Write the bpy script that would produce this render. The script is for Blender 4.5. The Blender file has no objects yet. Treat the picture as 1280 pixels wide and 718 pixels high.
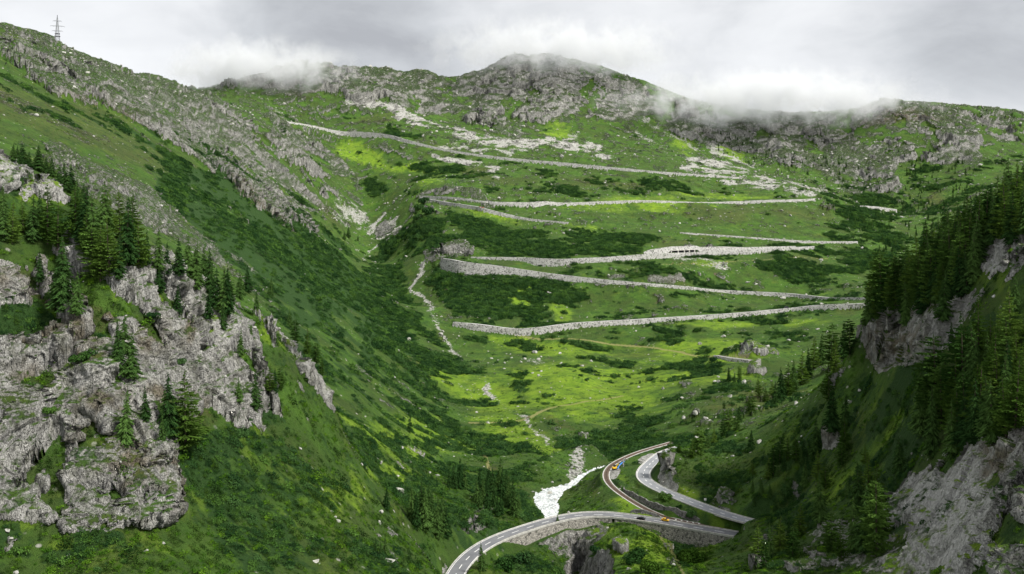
import bpy, bmesh, math, random, time
import numpy as np
from mathutils import Vector, Matrix
T0 = time.time()
C = bpy.context
SC = C.scene
R = math.radians
rng = np.random.default_rng(7)
random.seed(7)

# ------------------------------------------------------------------ camera
F = 1108.0            # focal length in photo pixels (1280 wide)
HORIZON = 300.0       # image row of eye level
cam_d = bpy.data.cameras.new('camera')
cam = bpy.data.objects.new('camera', cam_d)
SC.collection.objects.link(cam)
SC.camera = cam
cam.location = (0, 0, 0)
cam.rotation_euler = (R(90), 0, 0)
cam_d.sensor_width = 36.0
cam_d.lens = 36.0 * F / 1280.0
cam_d.shift_y = -(359.0 - HORIZON) / 1280.0
cam_d.clip_start = 1.0
cam_d.clip_end = 30000.0

SC.view_settings.view_transform = 'Standard'
SC.view_settings.look = 'None'
SC.view_settings.exposure = 0.84
SC.view_settings.gamma = 1.0
SC.view_settings.use_curve_mapping = False
SC.render.engine = 'CYCLES'
SC.cycles.max_bounces = 8
SC.cycles.diffuse_bounces = 3
SC.cycles.glossy_bounces = 2
SC.cycles.transparent_max_bounces = 8
SC.cycles.volume_bounces = 7
SC.cycles.volume_max_steps = 64

SUN_EL, SUN_AZ = R(50), R(120)      # azimuth clockwise from +Y (view direction): light comes from the right, a little behind the camera

# ------------------------------------------------------------------ sky: overcast
world = bpy.data.worlds.new('World')
SC.world = world
world.use_nodes = True
wt = world.node_tree
for n in list(wt.nodes): wt.nodes.remove(n)

class NT:
    """small helper for building node trees"""
    def __init__(s, tree): s.t = tree
    def n(s, typ, ins=None, **props):
        nd = s.t.nodes.new(typ)
        for k, v in props.items(): setattr(nd, k, v)
        if ins:
            for k, v in ins.items():
                sock = nd.inputs[k]
                if isinstance(v, bpy.types.NodeSocket): s.t.links.new(v, sock)
                else: sock.default_value = v
        return nd
    def link(s, a, b): s.t.links.new(a, b)
    def math(s, op, a, b=0.5, clamp=False):
        nd = s.t.nodes.new('ShaderNodeMath'); nd.operation = op; nd.use_clamp = clamp
        for i, v in enumerate((a, b)):
            if isinstance(v, bpy.types.NodeSocket): s.t.links.new(v, nd.inputs[i])
            else: nd.inputs[i].default_value = v
        return nd.outputs[0]
    def mix(s, fac, a, b, blend='MIX'):
        nd = s.t.nodes.new('ShaderNodeMix'); nd.data_type = 'RGBA'; nd.blend_type = blend
        for i, v in ((0, fac), (6, a), (7, b)):
            if isinstance(v, bpy.types.NodeSocket): s.t.links.new(v, nd.inputs[i])
            else: nd.inputs[i].default_value = v if i == 0 else (tuple(v) + (1,))[:4]
        return nd.outputs[2]
    def ramp(s, fac, stops, interp='LINEAR'):
        nd = s.t.nodes.new('ShaderNodeValToRGB'); cr = nd.color_ramp; cr.interpolation = interp
        while len(cr.elements) < len(stops): cr.elements.new(0.5)
        for e, (p, c) in zip(cr.elements, stops):
            e.position = p; e.color = (c, c, c, 1) if not isinstance(c, tuple) else (tuple(c) + (1,))[:4]
        s.link(fac, nd.inputs[0]); return nd.outputs[0]
    def noise(s, vec, scale, detail=5, rough=0.55, dist=0.0, out=0):
        nd = s.n('ShaderNodeTexNoise', {'Scale': scale, 'Detail': detail, 'Roughness': rough, 'Distortion': dist})
        if vec is not None: s.link(vec, nd.inputs['Vector'])
        return nd.outputs[out]

w = NT(wt)
sky = w.n('ShaderNodeTexSky', sky_type='NISHITA', sun_disc=False, sun_elevation=SUN_EL, sun_rotation=SUN_AZ, altitude=1900.0)
tc = w.n('ShaderNodeTexCoord')
mp = w.n('ShaderNodeMapping', {'Vector': tc.outputs['Generated'], 'Scale': (1.0, 1.0, 2.2)})
c1 = w.noise(mp.outputs[0], 2.6, 6, 0.52, 0.35)
c2 = w.noise(mp.outputs[0], 8.0, 7, 0.6, 0.5)
cl = w.math('ADD', w.math('MULTIPLY', c1, 0.72), w.math('MULTIPLY', c2, 0.28))
def dirblob(px, py, r0, r1):
    v = Vector(((px-640)/F, 1.0, (HORIZON-py)/F)).normalized()
    wob = w.n('ShaderNodeVectorMath', {0: w.n('ShaderNodeTexNoise', {'Vector': tc.outputs['Generated'], 'Scale': 7.0, 'Detail': 5.0}).outputs['Color'], 1: (0.22, 0.22, 0.16)}, operation='MULTIPLY')
    d0 = w.n('ShaderNodeVectorMath', {0: tc.outputs['Generated'], 1: wob.outputs[0]}, operation='ADD')
    d = w.n('ShaderNodeVectorMath', {0: d0.outputs[0], 1: (v.x+.11, v.y+.11, v.z+.08)}, operation='DISTANCE')
    mr = w.n('ShaderNodeMapRange', {'Value': d.outputs['Value'], 'From Min': r0, 'From Max': r1, 'To Min': 1.0, 'To Max': 0.0}, interpolation_type='SMOOTHSTEP')
    return mr.outputs[0]
dark = w.math('MULTIPLY', dirblob(420, 12, 0.02, 0.24), 0.30)
dark2 = w.math('MULTIPLY', dirblob(1270, 65, 0.02, 0.17), 0.16)
lite = w.math('MULTIPLY', dirblob(60, -10, 0.05, 0.30), 0.10)
cl = w.math('SUBTRACT', cl, dark); cl = w.math('SUBTRACT', cl, dark2); cl = w.math('ADD', cl, lite)
ccol = w.ramp(cl, [(0.18, (0.40, 0.41, 0.43)), (0.34, (0.55, 0.565, 0.585)), (0.50, (0.74, 0.75, 0.765)), (0.68, (0.86, 0.87, 0.88))])
clb = w.n('ShaderNodeBackground', {'Color': ccol, 'Strength': 0.68})
skb = w.n('ShaderNodeBackground', {'Color': sky.outputs[0], 'Strength': 0.07})
mx = w.n('ShaderNodeMixShader', {0: 0.93, 1: skb.outputs[0], 2: clb.outputs[0]})
w.n('ShaderNodeOutputWorld', {'Surface': mx.outputs[0]})

sun_d = bpy.data.lights.new('sun', 'SUN')
sun_d.energy = 3.3
sun_d.angle = R(10)
sun_d.color = (1.0, 0.96, 0.88)
sun = bpy.data.objects.new('sun', sun_d)
SC.collection.objects.link(sun)
sd = Vector((math.sin(SUN_AZ)*math.cos(SUN_EL), math.cos(SUN_AZ)*math.cos(SUN_EL), math.sin(SUN_EL)))
sun.rotation_euler = sd.to_track_quat('Z', 'Y').to_euler()

# ------------------------------------------------------------------ tagging helpers
def tag(o, label=None, cat=None, group=None, kind=None):
    if label: o['label'] = label
    if cat: o['category'] = cat
    if group: o['group'] = group
    if kind: o['kind'] = kind
    return o
def link(o, parent=None):
    SC.collection.objects.link(o)
    if parent is not None: o.parent = parent
    return o
def empty(name, loc=(0, 0, 0), rz=0.0):
    o = bpy.data.objects.new(name, None); o.location = loc; o.rotation_euler = (0, 0, rz)
    o.empty_display_size = 1.0
    return link(o)
def mesh_obj(name, verts, faces, mat, parent=None, smooth=False):
    m = bpy.data.meshes.new(name)
    m.from_pydata([tuple(v) for v in verts], [], [tuple(f) for f in faces])
    if mat: m.materials.append(mat)
    if smooth: m.shade_smooth()
    m.update()
    return link(bpy.data.objects.new(name, m), parent)
def tri_mesh(name, V, T, mat):
    V = np.asarray(V, np.float32); T = np.asarray(T, np.int32)
    m = bpy.data.meshes.new(name)
    m.vertices.add(len(V)); m.vertices.foreach_set('co', V.ravel())
    m.loops.add(T.size); m.loops.foreach_set('vertex_index', T.ravel())
    m.polygons.add(len(T)); m.polygons.foreach_set('loop_start', np.arange(0, T.size, T.shape[1], dtype=np.int32))
    m.update(calc_edges=True)
    if mat: m.materials.append(mat)
    return m

# ------------------------------------------------------------------ noise
def _h(ix, iy, iz, seed):
    h = (ix.astype(np.uint32)*np.uint32(374761393) + iy.astype(np.uint32)*np.uint32(668265263)
         + iz.astype(np.uint32)*np.uint32(2147483647) + np.uint32((seed*974711) & 0xffffffff))
    h ^= h >> np.uint32(13); h *= np.uint32(1274126177); h ^= h >> np.uint32(16); h *= np.uint32(2246822519); h ^= h >> np.uint32(15)
    return (h & np.uint32(0xffffff)).astype(np.float32)/np.float32(0xffffff)*2-1
def vn3(x, y, z, seed=0):
    ix = np.floor(x); iy = np.floor(y); iz = np.floor(z)
    fx = (x-ix).astype(np.float32); fy = (y-iy).astype(np.float32); fz = (z-iz).astype(np.float32)
    fx = fx*fx*(3-2*fx); fy = fy*fy*(3-2*fy); fz = fz*fz*(3-2*fz)
    ix = ix.astype(np.int64); iy = iy.astype(np.int64); iz = iz.astype(np.int64)
    r = 0
    for dz in (0, 1):
        a = _h(ix, iy, iz+dz, seed)*(1-fx)+_h(ix+1, iy, iz+dz, seed)*fx
        b = _h(ix, iy+1, iz+dz, seed)*(1-fx)+_h(ix+1, iy+1, iz+dz, seed)*fx
        c = a*(1-fy)+b*fy
        r = r + c*(fz if dz else 1-fz)
    return r
def vn2(x, y, seed=0):
    ix = np.floor(x); iy = np.floor(y)
    fx = (x-ix).astype(np.float32); fy = (y-iy).astype(np.float32)
    fx = fx*fx*(3-2*fx); fy = fy*fy*(3-2*fy)
    ix = ix.astype(np.int64); iy = iy.astype(np.int64); iz = np.zeros_like(ix)
    a = _h(ix, iy, iz, seed)*(1-fx)+_h(ix+1, iy, iz, seed)*fx
    b = _h(ix, iy+1, iz, seed)*(1-fx)+_h(ix+1, iy+1, iz, seed)*fx
    return a*(1-fy)+b*fy
def rot2(x, y, a): return x*math.cos(a)-y*math.sin(a), x*math.sin(a)+y*math.cos(a)
def fbm2(x, y, lam, octv=4, seed=0, gain=0.55):
    r = 0; a = 1; s = 0
    for k in range(octv):
        xx, yy = rot2(x, y, 0.6*k+seed)
        r = r + a*vn2(xx/lam+k*17.3, yy/lam-k*9.1, seed+k); s += a; a *= gain; lam /= 2.03
    return r/s
def sstep(x, a, b):
    t = np.clip((x-a)/(b-a), 0, 1); return t*t*(3-2*t)

# ------------------------------------------------------------------ relief: profiles (column px: [(distance, row), ...])
COLS = {
 -640: [(150,680),(200,500),(260,240),(300,60),(400,60),(700,-40),(1000,-200),(1300,-300),(1800,-200),(3000,60)],
 -450: [(150,720),(200,560),(260,290),(300,100),(400,110),(700,20),(1000,-120),(1300,-200),(1800,-130),(3000,80)],
 -260: [(150,760),(200,600),(260,330),(300,130),(400,150),(700,70),(1000,-40),(1300,-100),(1800,-60),(3000,100)],
 -130: [(150,800),(200,660),(250,420),(290,210),(330,180),(400,190),(700,140),(1000,50),(1300,-10),(1500,-15),(1900,40),(3000,120)],
 0: [(190,800),(220,718),(245,600),(270,460),(290,330),(310,245),(330,203),(400,225),(600,222),(800,175),(1000,122),(1300,66),(1500,35),(1900,85),(3000,140)],
 60: [(225,718),(250,600),(280,460),(305,330),(325,262),(340,240),(430,268),(650,240),(800,200),(1000,150),(1350,85),(1600,53),(2000,100),(3200,150)],
 130: [(225,718),(250,620),(275,480),(300,350),(325,292),(420,335),(600,290),(800,235),(1000,190),(1350,125),(1800,78),(2200,120),(3500,160)],
 200: [(235,700),(260,620),(290,470),(320,370),(345,333),(430,390),(560,350),(750,290),(1000,230),(1400,155),(2000,97),(2400,135),(3400,150)],
 250: [(240,718),(275,620),(300,520),(330,420),(352,380),(430,430),(560,395),(750,325),(1000,265),(1500,185),(2250,118),(2550,130),(3000,112),(3500,150)],
 300: [(250,718),(290,600),(320,510),(345,430),(365,392),(440,455),(560,420),(750,350),(1000,290),(1500,215),(2300,137),(2450,133),(2700,125),(2900,113),(3100,97),(3600,140)],
 340: [(258,718),(300,620),(335,530),(355,470),(372,412),(450,475),(560,455),(740,390),(1000,325),(1500,240),(2200,167),(2550,148),(2750,135),(2900,118),(3150,90),(3600,140)],
 380: [(265,718),(310,620),(350,540),(385,457),(450,515),(560,490),(700,430),(1000,350),(1500,270),(2200,197),(2550,165),(2720,156),(2900,125),(3150,86),(3600,150)],
 415: [(275,718),(320,640),(370,560),(400,497),(450,532),(560,510),(700,465),(1000,380),(1400,320),(1900,270),(2300,225),(2600,182),(2670,168),(2850,135),(3000,110),(3150,88),(3600,150)],
 450: [(285,718),(330,650),(400,580),(500,530),(650,490),(850,440),(1100,390),(1500,345),(1900,305),(2200,260),(2450,212),(2630,174),(2850,135),(3000,112),(3180,85),(3700,150)],
 465: [(1250,402),(1500,362),(1750,335),(2080,308),(2270,270)],
 480: [(300,718),(350,660),(430,602),(550,555),(700,520),(900,465),(1200,412),(1600,362),(1850,330),(2060,300),(2220,262),(2380,222),(2580,174),(2850,135),(3000,112),(3180,82),(3700,150)],
 503: [(1250,420),(1500,385),(1640,355),(1800,322),(1980,285),(2120,255)],
 525: [(330,718),(380,670),(450,620),(600,580),(750,535),(950,485),(1250,425),(1500,385),(1620,350),(1700,320),(1850,275),(1960,252),(2200,222),(2520,182),(2850,140),(3000,120),(3180,91),(3700,150)],
 560: [(385,718),(402,690),(430,650),(500,622),(650,590),(800,545),(1000,500),(1250,440),(1330,412),(1450,385),(1560,345),(1610,325),(1750,300),(1950,258),(2200,225),(2500,190),(2850,150),(3000,128),(3180,94),(3700,150)],
 600: [(350,745),(400,705),(430,686),(445,668),(455,640),(520,618),(640,590),(800,555),(1000,505),(1200,450),(1320,414),(1450,382),(1570,342),(1620,326),(1800,290),(1930,263),(1980,252),(2200,227),(2480,196),(2850,150),(3000,130),(3180,97),(3700,150)],
 640: [(350,770),(400,730),(430,702),(462,666),(485,648),(500,640),(560,620),(650,600),(760,565),(850,535),(1000,500),(1150,450),(1310,418),(1450,380),(1540,345),(1640,325),(1830,290),(1900,271),(2000,256),(2200,230),(2450,201),(2850,152),(3000,128),(3190,76),(3700,150)],
 685: [(380,745),(430,712),(460,672),(472,652),(500,658),(538,640),(580,615),(600,605),(640,592),(700,572),(800,545),(900,518),(1000,490),(1150,450),(1300,417),(1450,382),(1530,351),(1600,336),(1700,305),(1850,280),(1990,259),(2200,232),(2420,206),(2850,155),(3000,128),(3200,71),(3700,140)],
 720: [(390,745),(430,730),(455,705),(478,646),(500,650),(560,628),(610,602),(640,592),(680,582),(760,560),(850,530),(950,505),(1050,470),(1250,425),(1320,410),(1450,385),(1520,355),(1600,330),(1720,303),(1900,275),(2020,258),(2200,235),(2400,209),(2850,160),(3000,130),(3210,72),(3700,140)],
 757: [(380,730),(420,690),(450,660),(478,643),(500,640),(530,617),(563,593),(600,588),(646,583),(720,572),(820,545),(920,510),(1050,480),(1250,430),(1320,407),(1450,385),(1510,356),(1600,328),(1740,300),(1900,275),(2050,256),(2200,238),(2380,212),(2850,165),(3000,135),(3200,82),(3700,140)],
 800: [(375,718),(410,690),(440,667),(478,648),(490,641),(508,628),(528,612),(543,596),(585,584),(605,573),(640,566),(720,556),(850,528),(950,500),(1100,465),(1250,430),(1340,404),(1490,358),(1550,342),(1620,326),(1760,300),(1950,275),(2080,254),(2200,240),(2360,215),(2850,175),(3000,145),(3150,106),(3700,140)],
 845: [(370,718),(400,705),(440,685),(470,654),(475,641),(487,631),(499,621),(512,606),(530,588),(560,568),(590,560),(640,552),(700,545),(850,515),(1000,480),(1200,440),(1340,401),(1500,362),(1560,340),(1640,323),(1780,297),(1950,277),(2100,254),(2200,242),(2350,219),(2800,180),(2950,160),(3080,134),(3700,150)],
 880: [(360,718),(420,700),(462,660),(468,647),(476,639),(486,631),(500,611),(530,586),(580,562),(640,550),(700,540),(850,510),(1000,475),(1150,450),(1345,399),(1520,364),(1580,338),(1660,320),(1800,295),(2100,254),(2250,238),(2340,222),(2800,190),(2950,170),(3040,142),(3700,160)],
 930: [(310,718),(380,690),(420,668),(445,656),(457,650),(470,632),(485,608),(520,582),(560,552),(620,532),(680,525),(850,505),(1000,475),(1080,453),(1100,438),(1345,396),(1530,369),(1620,330),(1690,318),(1850,293),(2130,255),(2350,228),(2750,200),(2900,180),(3000,151),(3700,170)],
 912: [(400,690),(435,672),(448,667)],
 950: [(300,718),(370,688),(405,664),(430,644),(450,628),(470,610)],
 990: [(290,718),(350,680),(410,640),(450,600),(500,560),(560,507),(650,530),(850,505),(1000,480),(1100,450),(1345,390),(1530,372),(1620,335),(1720,313),(1900,290),(2150,255),(2300,236),(2650,210),(2850,185),(3000,151),(3700,175)],
 1040: [(280,718),(330,670),(390,620),(440,560),(500,500),(525,470),(620,500),(850,480),(1100,440),(1345,388),(1420,377),(1650,330),(1780,306),(1950,290),(2250,250),(2650,215),(2850,185),(2980,147),(3700,175)],
 1080: [(260,718),(310,670),(360,610),(410,550),(445,500),(462,450),(475,390),(560,430),(850,440),(1350,387),(1600,345),(1850,303),(2000,290),(2350,260),(2600,225),(2800,180),(2950,141),(3700,170)],
 1120: [(245,718),(290,660),(340,600),(380,540),(400,480),(420,430),(440,368),(550,400),(900,400),(1500,350),(2000,295),(2350,265),(2600,215),(2750,180),(2930,133),(3700,170)],
 1160: [(235,718),(265,660),(300,600),(330,540),(365,450),(395,390),(415,340),(520,370),(900,370),(1500,330),(2100,280),(2350,255),(2600,215),(2750,175),(2900,134),(3700,170)],
 1210: [(215,718),(235,640),(265,570),(295,520),(330,420),(365,345),(385,310),(500,345),(1000,340),(1800,300),(2300,250),(2600,200),(2880,134),(3700,170)],
 1280: [(190,718),(210,620),(240,550),(280,440),(320,330),(350,275),(370,262),(480,290),(1000,300),(1800,280),(2400,225),(2700,185),(2870,149),(3600,180)],
 1400: [(160,760),(190,600),(220,450),(280,300),(330,210),(480,230),(1200,250),(2400,215),(2850,150),(3600,180)],
 1750: [(150,700),(190,520),(220,360),(280,190),(330,110),(480,130),(1200,200),(2400,195),(2850,130),(3600,180)],
 1950: [(150,680),(190,480),(220,330),(280,150),(330,70),(480,90),(1200,170),(2400,185),(2850,120),(3600,180)],
 1540: [(150,760),(190,560),(220,400),(280,240),(330,160),(480,180),(1200,230),(2400,205),(2850,140),(3600,180)],
}
cp = []
for px, lst in COLS.items():
    for (Y, py) in lst: cp.append((px, py, Y))
    cp.append((px, max(1000, lst[0][1]+250), 118)); cp.append((px, 190, 5200))

def catmull(P, step):
    """dense polyline through control rows (any number of columns)"""
    P = np.asarray(P, float); out = []
    Q = np.vstack([2*P[0]-P[1], P, 2*P[-1]-P[-2]])
    for i in range(1, len(Q)-2):
        p0, p1, p2, p3 = Q[i-1], Q[i], Q[i+1], Q[i+2]
        L = np.linalg.norm((p2-p1)[:2]); n = max(2, int(L/step))
        t = np.linspace(0, 1, n, endpoint=False)[:, None]
        out.append(0.5*((2*p1)+(-p0+p2)*t+(2*p0-5*p1+4*p2-p3)*t**2+(-p0+3*p1-3*p2+p3)*t**3))
    out.append(P[-1:]); return np.vstack(out)

# near roads: (px, py, height); the distance follows from the height
LOWER = [(560,738,-150),(570,717,-150),(580,702,-150),(598,686,-150),(624,672,-150),(656,661,-150),(684,652,-150),(712,645.5,-150),(745,642,-150),(775,644.5,-150),(806,649,-150),(837,653.5,-150),(866,659,-150),(906,665.5,-150),(920,668,-150)]
UPPER = [(850,560,-144.4),(838,563.5,-144.5),(828,567,-144.5),(816,577,-144.5),(805.5,587,-144.5),(803,595,-144.5),(807,602,-144.5),(824,611.5,-144.5),(850,622.5,-144.5),(872,631,-144.3),(905,643,-144),(930,650,-144),(950,655,-143.6),(975,660,-143)]
RAIL = [(840,553,-149),(799,565,-149),(780,573,-149),(764,581.5,-149),(756.8,593,-149),(762,606,-149.2),(782,621.6,-149.3),(806,636,-149.4),(828,646.5,-149.5),(850,651.5,-149.7),(880,656.5,-149.7),(902,660,-149.7)]
def near_world(L):
    o = []
    for px, py, Z in L:
        Y = Z*F/(HORIZON-py); o.append(((px-640)/F*Y, Y, Z))
    return np.array(o)
W_LOWER, W_UPPER, W_RAIL = (catmull(near_world(L), 1.5) for L in (LOWER, UPPER, RAIL))
for L in (LOWER, UPPER, RAIL):
    for px, py, Z in L: cp.append((px, py, Z*F/(HORIZON-py)))
RIVER = [(760,582.5,-164.6,3),(750,584.5,-164.6,3.2),(737,589,-164.8,2.6),(724,597,-165,2.8),(714,605,-165,4),(694,612,-165,8.5),(684,619,-165,11),(682,626,-165,9.5),(685,633,-165,8.5),(688,641,-165.2,6),(690,650,-165.6,4.5),(694,662,-166,4)]
rv = near_world([r[:3] for r in RIVER])
W_RIVER = catmull(np.hstack([rv, np.array([[r[3]] for r in RIVER], float)]), 1.5)
for r in RIVER[:-1]: cp.append((r[0], r[1], r[2]*F/(HORIZON-r[1])))
cp = np.array(cp, float)
cu = (cp[:, 0]-640)/F; cv = np.log(cp[:, 2]); cs = (HORIZON-cp[:, 1])/F
# drop near-duplicates
keep = []
for i in range(len(cu)):
    if all((cu[i]-cu[j])**2+(cv[i]-cv[j])**2 > 2.5e-5 for j in keep): keep.append(i)
cu, cv, cs = cu[keep], cv[keep], cs[keep]
D = np.sqrt((cu[:, None]-cu[None])**2+(cv[:, None]-cv[None])**2+1e-5)
n_ = len(cu)
A = np.zeros((n_+3, n_+3)); A[:n_, :n_] = D - 0.0008*np.eye(n_); A[:n_, n_] = 1; A[:n_, n_+1] = cu; A[:n_, n_+2] = cv
A[n_:, :n_] = A[:n_, n_:].T
wgt = np.linalg.solve(A, np.concatenate([cs, [0, 0, 0]])).astype(np.float32)
U0, U1, V0, V1 = -1.15, 1.15, math.log(120.0), math.log(5000.0)
NU, NV = 805, 901
ug = np.linspace(U0, U1, NU).astype(np.float32); vg = np.linspace(V0, V1, NV).astype(np.float32)
TAB = np.zeros((NU, NV), np.float32)
for i in range(NU):
    d = np.sqrt((ug[i]-cu.astype(np.float32))[None]**2+(vg[:, None]-cv.astype(np.float32)[None])**2+1e-5)
    TAB[i] = d@wgt[:n_]+wgt[n_]+wgt[n_+1]*ug[i]+wgt[n_+2]*vg
def blur1(a, k, ax):
    for _ in range(k):
        b = np.concatenate([np.take(a, [0], ax), a, np.take(a, [-1], ax)], ax)
        n = a.shape[ax]
        a = 0.25*np.take(b, range(n), ax)+0.5*np.take(b, range(1, n+1), ax)+0.25*np.take(b, range(2, n+2), ax)
    return a
TAB = blur1(blur1(TAB, 6, 0), 3, 1)
def base_s(u, v):
    a = np.clip((u-U0)/(U1-U0)*(NU-1), 0, NU-1.001); b = np.clip((v-V0)/(V1-V0)*(NV-1), 0, NV-1.001)
    i = a.astype(int); j = b.astype(int); fa = a-i; fb = b-j
    return (TAB[i, j]*(1-fa)+TAB[i+1, j]*fa)*(1-fb)+(TAB[i, j+1]*(1-fa)+TAB[i+1, j+1]*fa)*fb
def base_hit(px, py, ymin=0.0):
    """first point of the smooth relief met by the line of sight through (px, py) beyond ymin"""
    u = (px-640)/F; s = (HORIZON-py)/F
    v = np.linspace(max(V0, math.log(max(ymin, 121))), V1, 4000)
    ss = base_s(np.full_like(v, u), v)
    k = int(np.argmax(ss >= s))
    if ss[k] < s: k = int(np.argmax(ss))
    Y = math.exp(v[k]); return np.array((u*Y, Y, s*Y))

# far road benches: (px, row of the wall top, wall height in rows)
BANDS = {
 'R1': ([(566,403,7),(600,406,8),(640,411,8),(670,410,9),(720,404,7),(790,400,6),(855,396,6),(917,392,5),(984,386,4.5),(1020,382,6),(1090,379,8)], 1100),
 'R2': ([(551,323,13),(565,325,17),(583,328,17),(626,333,11),(687,342,10),(744,348.5,7),(800,353.5,5),(855,358,5),(893,362,4),(924,364,4),(984,367,4.5),(1035,372,4),(1090,372,4)], 1390),
 'R3': ([(551,320,3),(600,321.5,4),(650,322,6),(672,323,12),(700,324,11),(727,323,8),(768,321,8),(808,318,8),(855,316,7),(934,312.5,6),(1018,308,3.5)], 1560),
 'R4': ([(524,247,7),(559,253,6),(593,258,5),(606,261,5),(660,273,4),(710,278,3)], 1700),
 'R5': ([(524,244.5,4),(569,247,5),(613,252,5),(660,253,7),(684,252,5),(710,253.5,5),(801,250.5,3.5),(873,253,2.2),(917,252,4),(967,250,4),(998,249.5,5),(1024,248,2.5)], 1930),
 'R6': ([(345,150,2.5),(385,156,3),(425,164,5.5),(452,165,8),(482,168,5.5),(509,175,5),(559,187,4),(627,196.5,5),(710,204,6),(795,212,3.5),(855,217,3.5),(927,222,2.5)], 2150),
 'R7': ([(1046,257,3),(1090,258,4),(1121,262,5)], 2150),
 'R8': ([(850,290.5,1.8),(944,297,2),(1011,301.5,3),(1072,302,3)], 1700),
 'R9': ([(892,444.5,3),(915,448,5.5),(936,450.5,4)], 950),
}
BROADS = {}
for k, (L, ymin) in BANDS.items():
    pts = []
    for px, py, th in L:
        th *= 0.86 if px > 640 or k[1] not in '2' else 1.0
        p = base_hit(px, py+th, ymin); h = th*p[1]/F
        pts.append((p[0], p[1], p[2], h))
    pts = np.array(pts)
    for _ in range(2):   # even out the distances along the bench
        r = pts[:, 1].copy(); r[1:-1] = 0.25*pts[:-2, 1]+0.5*pts[1:-1, 1]+0.25*pts[2:, 1]
        f = r/pts[:, 1]; pts = pts*f[:, None]
    q = catmull(pts, 6.0)
    tx = np.gradient(q[:, 0]); ty = np.gradient(q[:, 1]); ln = np.hypot(tx, ty)+1e-9
    nx, ny = -ty/ln, tx/ln
    sg = np.sign(ny); nx *= sg; ny *= sg
    BROADS[k] = dict(x=q[:, 0], y=q[:, 1], z0=q[:, 2], h=q[:, 3], nx=nx, ny=ny)

# ------------------------------------------------------------------ masks: where each ground cover grows, and where turf is painted sunlit
MW, MH = 640, 400          # half resolution, rows -40..760
def blank(): return np.zeros((MH, MW), np.float32)
gx, gy = np.meshgrid((np.arange(MW)+.5)*2, (np.arange(MH)+.5)*2-40)
def poly(m, pts, val=1.0):
    x = np.array([p[0] for p in pts], float); y = np.array([p[1] for p in pts], float)
    x0, x1 = int(max(0, x.min()/2-1)), int(min(MW, x.max()/2+2)); y0, y1 = int(max(0, (y.min()+40)/2-1)), int(min(MH, (y.max()+40)/2+2))
    X, Yg = gx[y0:y1, x0:x1], gy[y0:y1, x0:x1]; ins = np.zeros(X.shape, bool); j = len(x)-1
    for i in range(len(x)):
        c = ((y[i] > Yg) != (y[j] > Yg)); dy = (y[j]-y[i]) or 1e-9
        ins ^= c & (X < (x[j]-x[i])*(Yg-y[i])/dy+x[i]); j = i
    sub = m[y0:y1, x0:x1]
    if val >= 0: sub[ins] = np.maximum(sub[ins], val)
    else: sub[ins] *= (1+val)
def ell(m, cx, cy, rx, ry, ang=0, val=1.0):
    a = math.radians(ang); dx = gx-cx; dy = gy-cy
    p = dx*math.cos(a)+dy*math.sin(a); q = -dx*math.sin(a)+dy*math.cos(a)
    g = np.clip(1.6-1.6*np.sqrt((p/rx)**2+(q/ry)**2), 0, 1)
    if val >= 0: np.maximum(m, g*val, out=m)
    else: m *= (1+val*g)
def line(m, pts, wd, val=1.0):
    for (xa, ya), (xb, yb) in zip(pts[:-1], pts[1:]):
        L2 = (xb-xa)**2+(yb-ya)**2+1e-9; t = np.clip(((gx-xa)*(xb-xa)+(gy-ya)*(yb-ya))/L2, 0, 1)
        d = np.hypot(gx-xa-t*(xb-xa), gy-ya-t*(yb-ya)); np.maximum(m, val*np.clip(1.5-d/wd, 0, 1), out=m)
def soft(m, k): return blur1(blur1(m, k, 0), k, 1)
MASK = {}
def mk(name): MASK[name] = blank(); return MASK[name]
# --- near hills (left knoll and right slope)
m = mk('n_rock')
poly(m, [(-5,315),(60,310),(110,320),(170,338),(220,345),(300,395),(325,440),(352,500),(340,545),(300,525),(255,500),(215,525),(226,600),(221,640),(160,668),(110,675),(70,650),(-5,635)], .98)
poly(m, [(325,385),(350,398),(388,450),(428,505),(410,508),(372,470),(345,430)], 1)
poly(m, [(-5,190),(40,200),(70,228),(95,255),(70,256),(40,232),(-5,225)], .9)
poly(m, [(190,330),(215,335),(235,375),(215,390),(198,370)], .9)
ell(m, 108, 640, 70, 45, 0, 1)
for e in [(28,405,50,30,20),(25,490,38,26,30),(78,600,14,45,-10),(60,560,25,15,0),(250,560,22,40,0),(150,500,24,20,0),(200,520,18,30,0),(130,250,60,40,30)]: ell(m, *e, -0.9)
ell(m, 15, 672, 12, 22, 10, .8); ell(m, 100, 655, 25, 20, 0, 1)
poly(m, [(1074,402),(1098,390),(1122,345),(1136,352),(1130,400),(1148,440),(1180,432),(1176,450),(1130,466),(1090,450)], .85)
poly(m, [(1130,350),(1180,375),(1190,420),(1150,440),(1130,400)], .5)
poly(m, [(1222,318),(1285,296),(1285,322),(1228,352)], 1)
poly(m, [(1160,412),(1200,372),(1240,360),(1215,395),(1185,440),(1170,440)], .85)
poly(m, [(1090,725),(1118,690),(1150,610),(1178,580),(1208,545),(1285,540),(1285,725)], 1.22)
poly(m, [(1105,632),(1158,565),(1170,590),(1122,668)], 1.2)
poly(m, [(990,725),(1015,655),(1062,650),(1100,700),(1100,725)], .75)
poly(m, [(895,690),(930,668),(965,672),(955,725),(895,725)], .7)
ell(m, 1040, 552, 22, 16, 0, .9); ell(m, 1055, 470, 30, 8, -50, .9); ell(m, 930, 545, 12, 20, 0, .8)
ell(m, 1270, 400, 12, 8, 0, .8); ell(m, 1195, 490, 14, 10, 0, .8); ell(m,1000,600,14,8,-20,.6)
for e in [(1236,600,7,70,-35),(1262,650,7,60,-30)]: ell(m, *e, -0.7)
m = mk('n_shrub')
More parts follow.
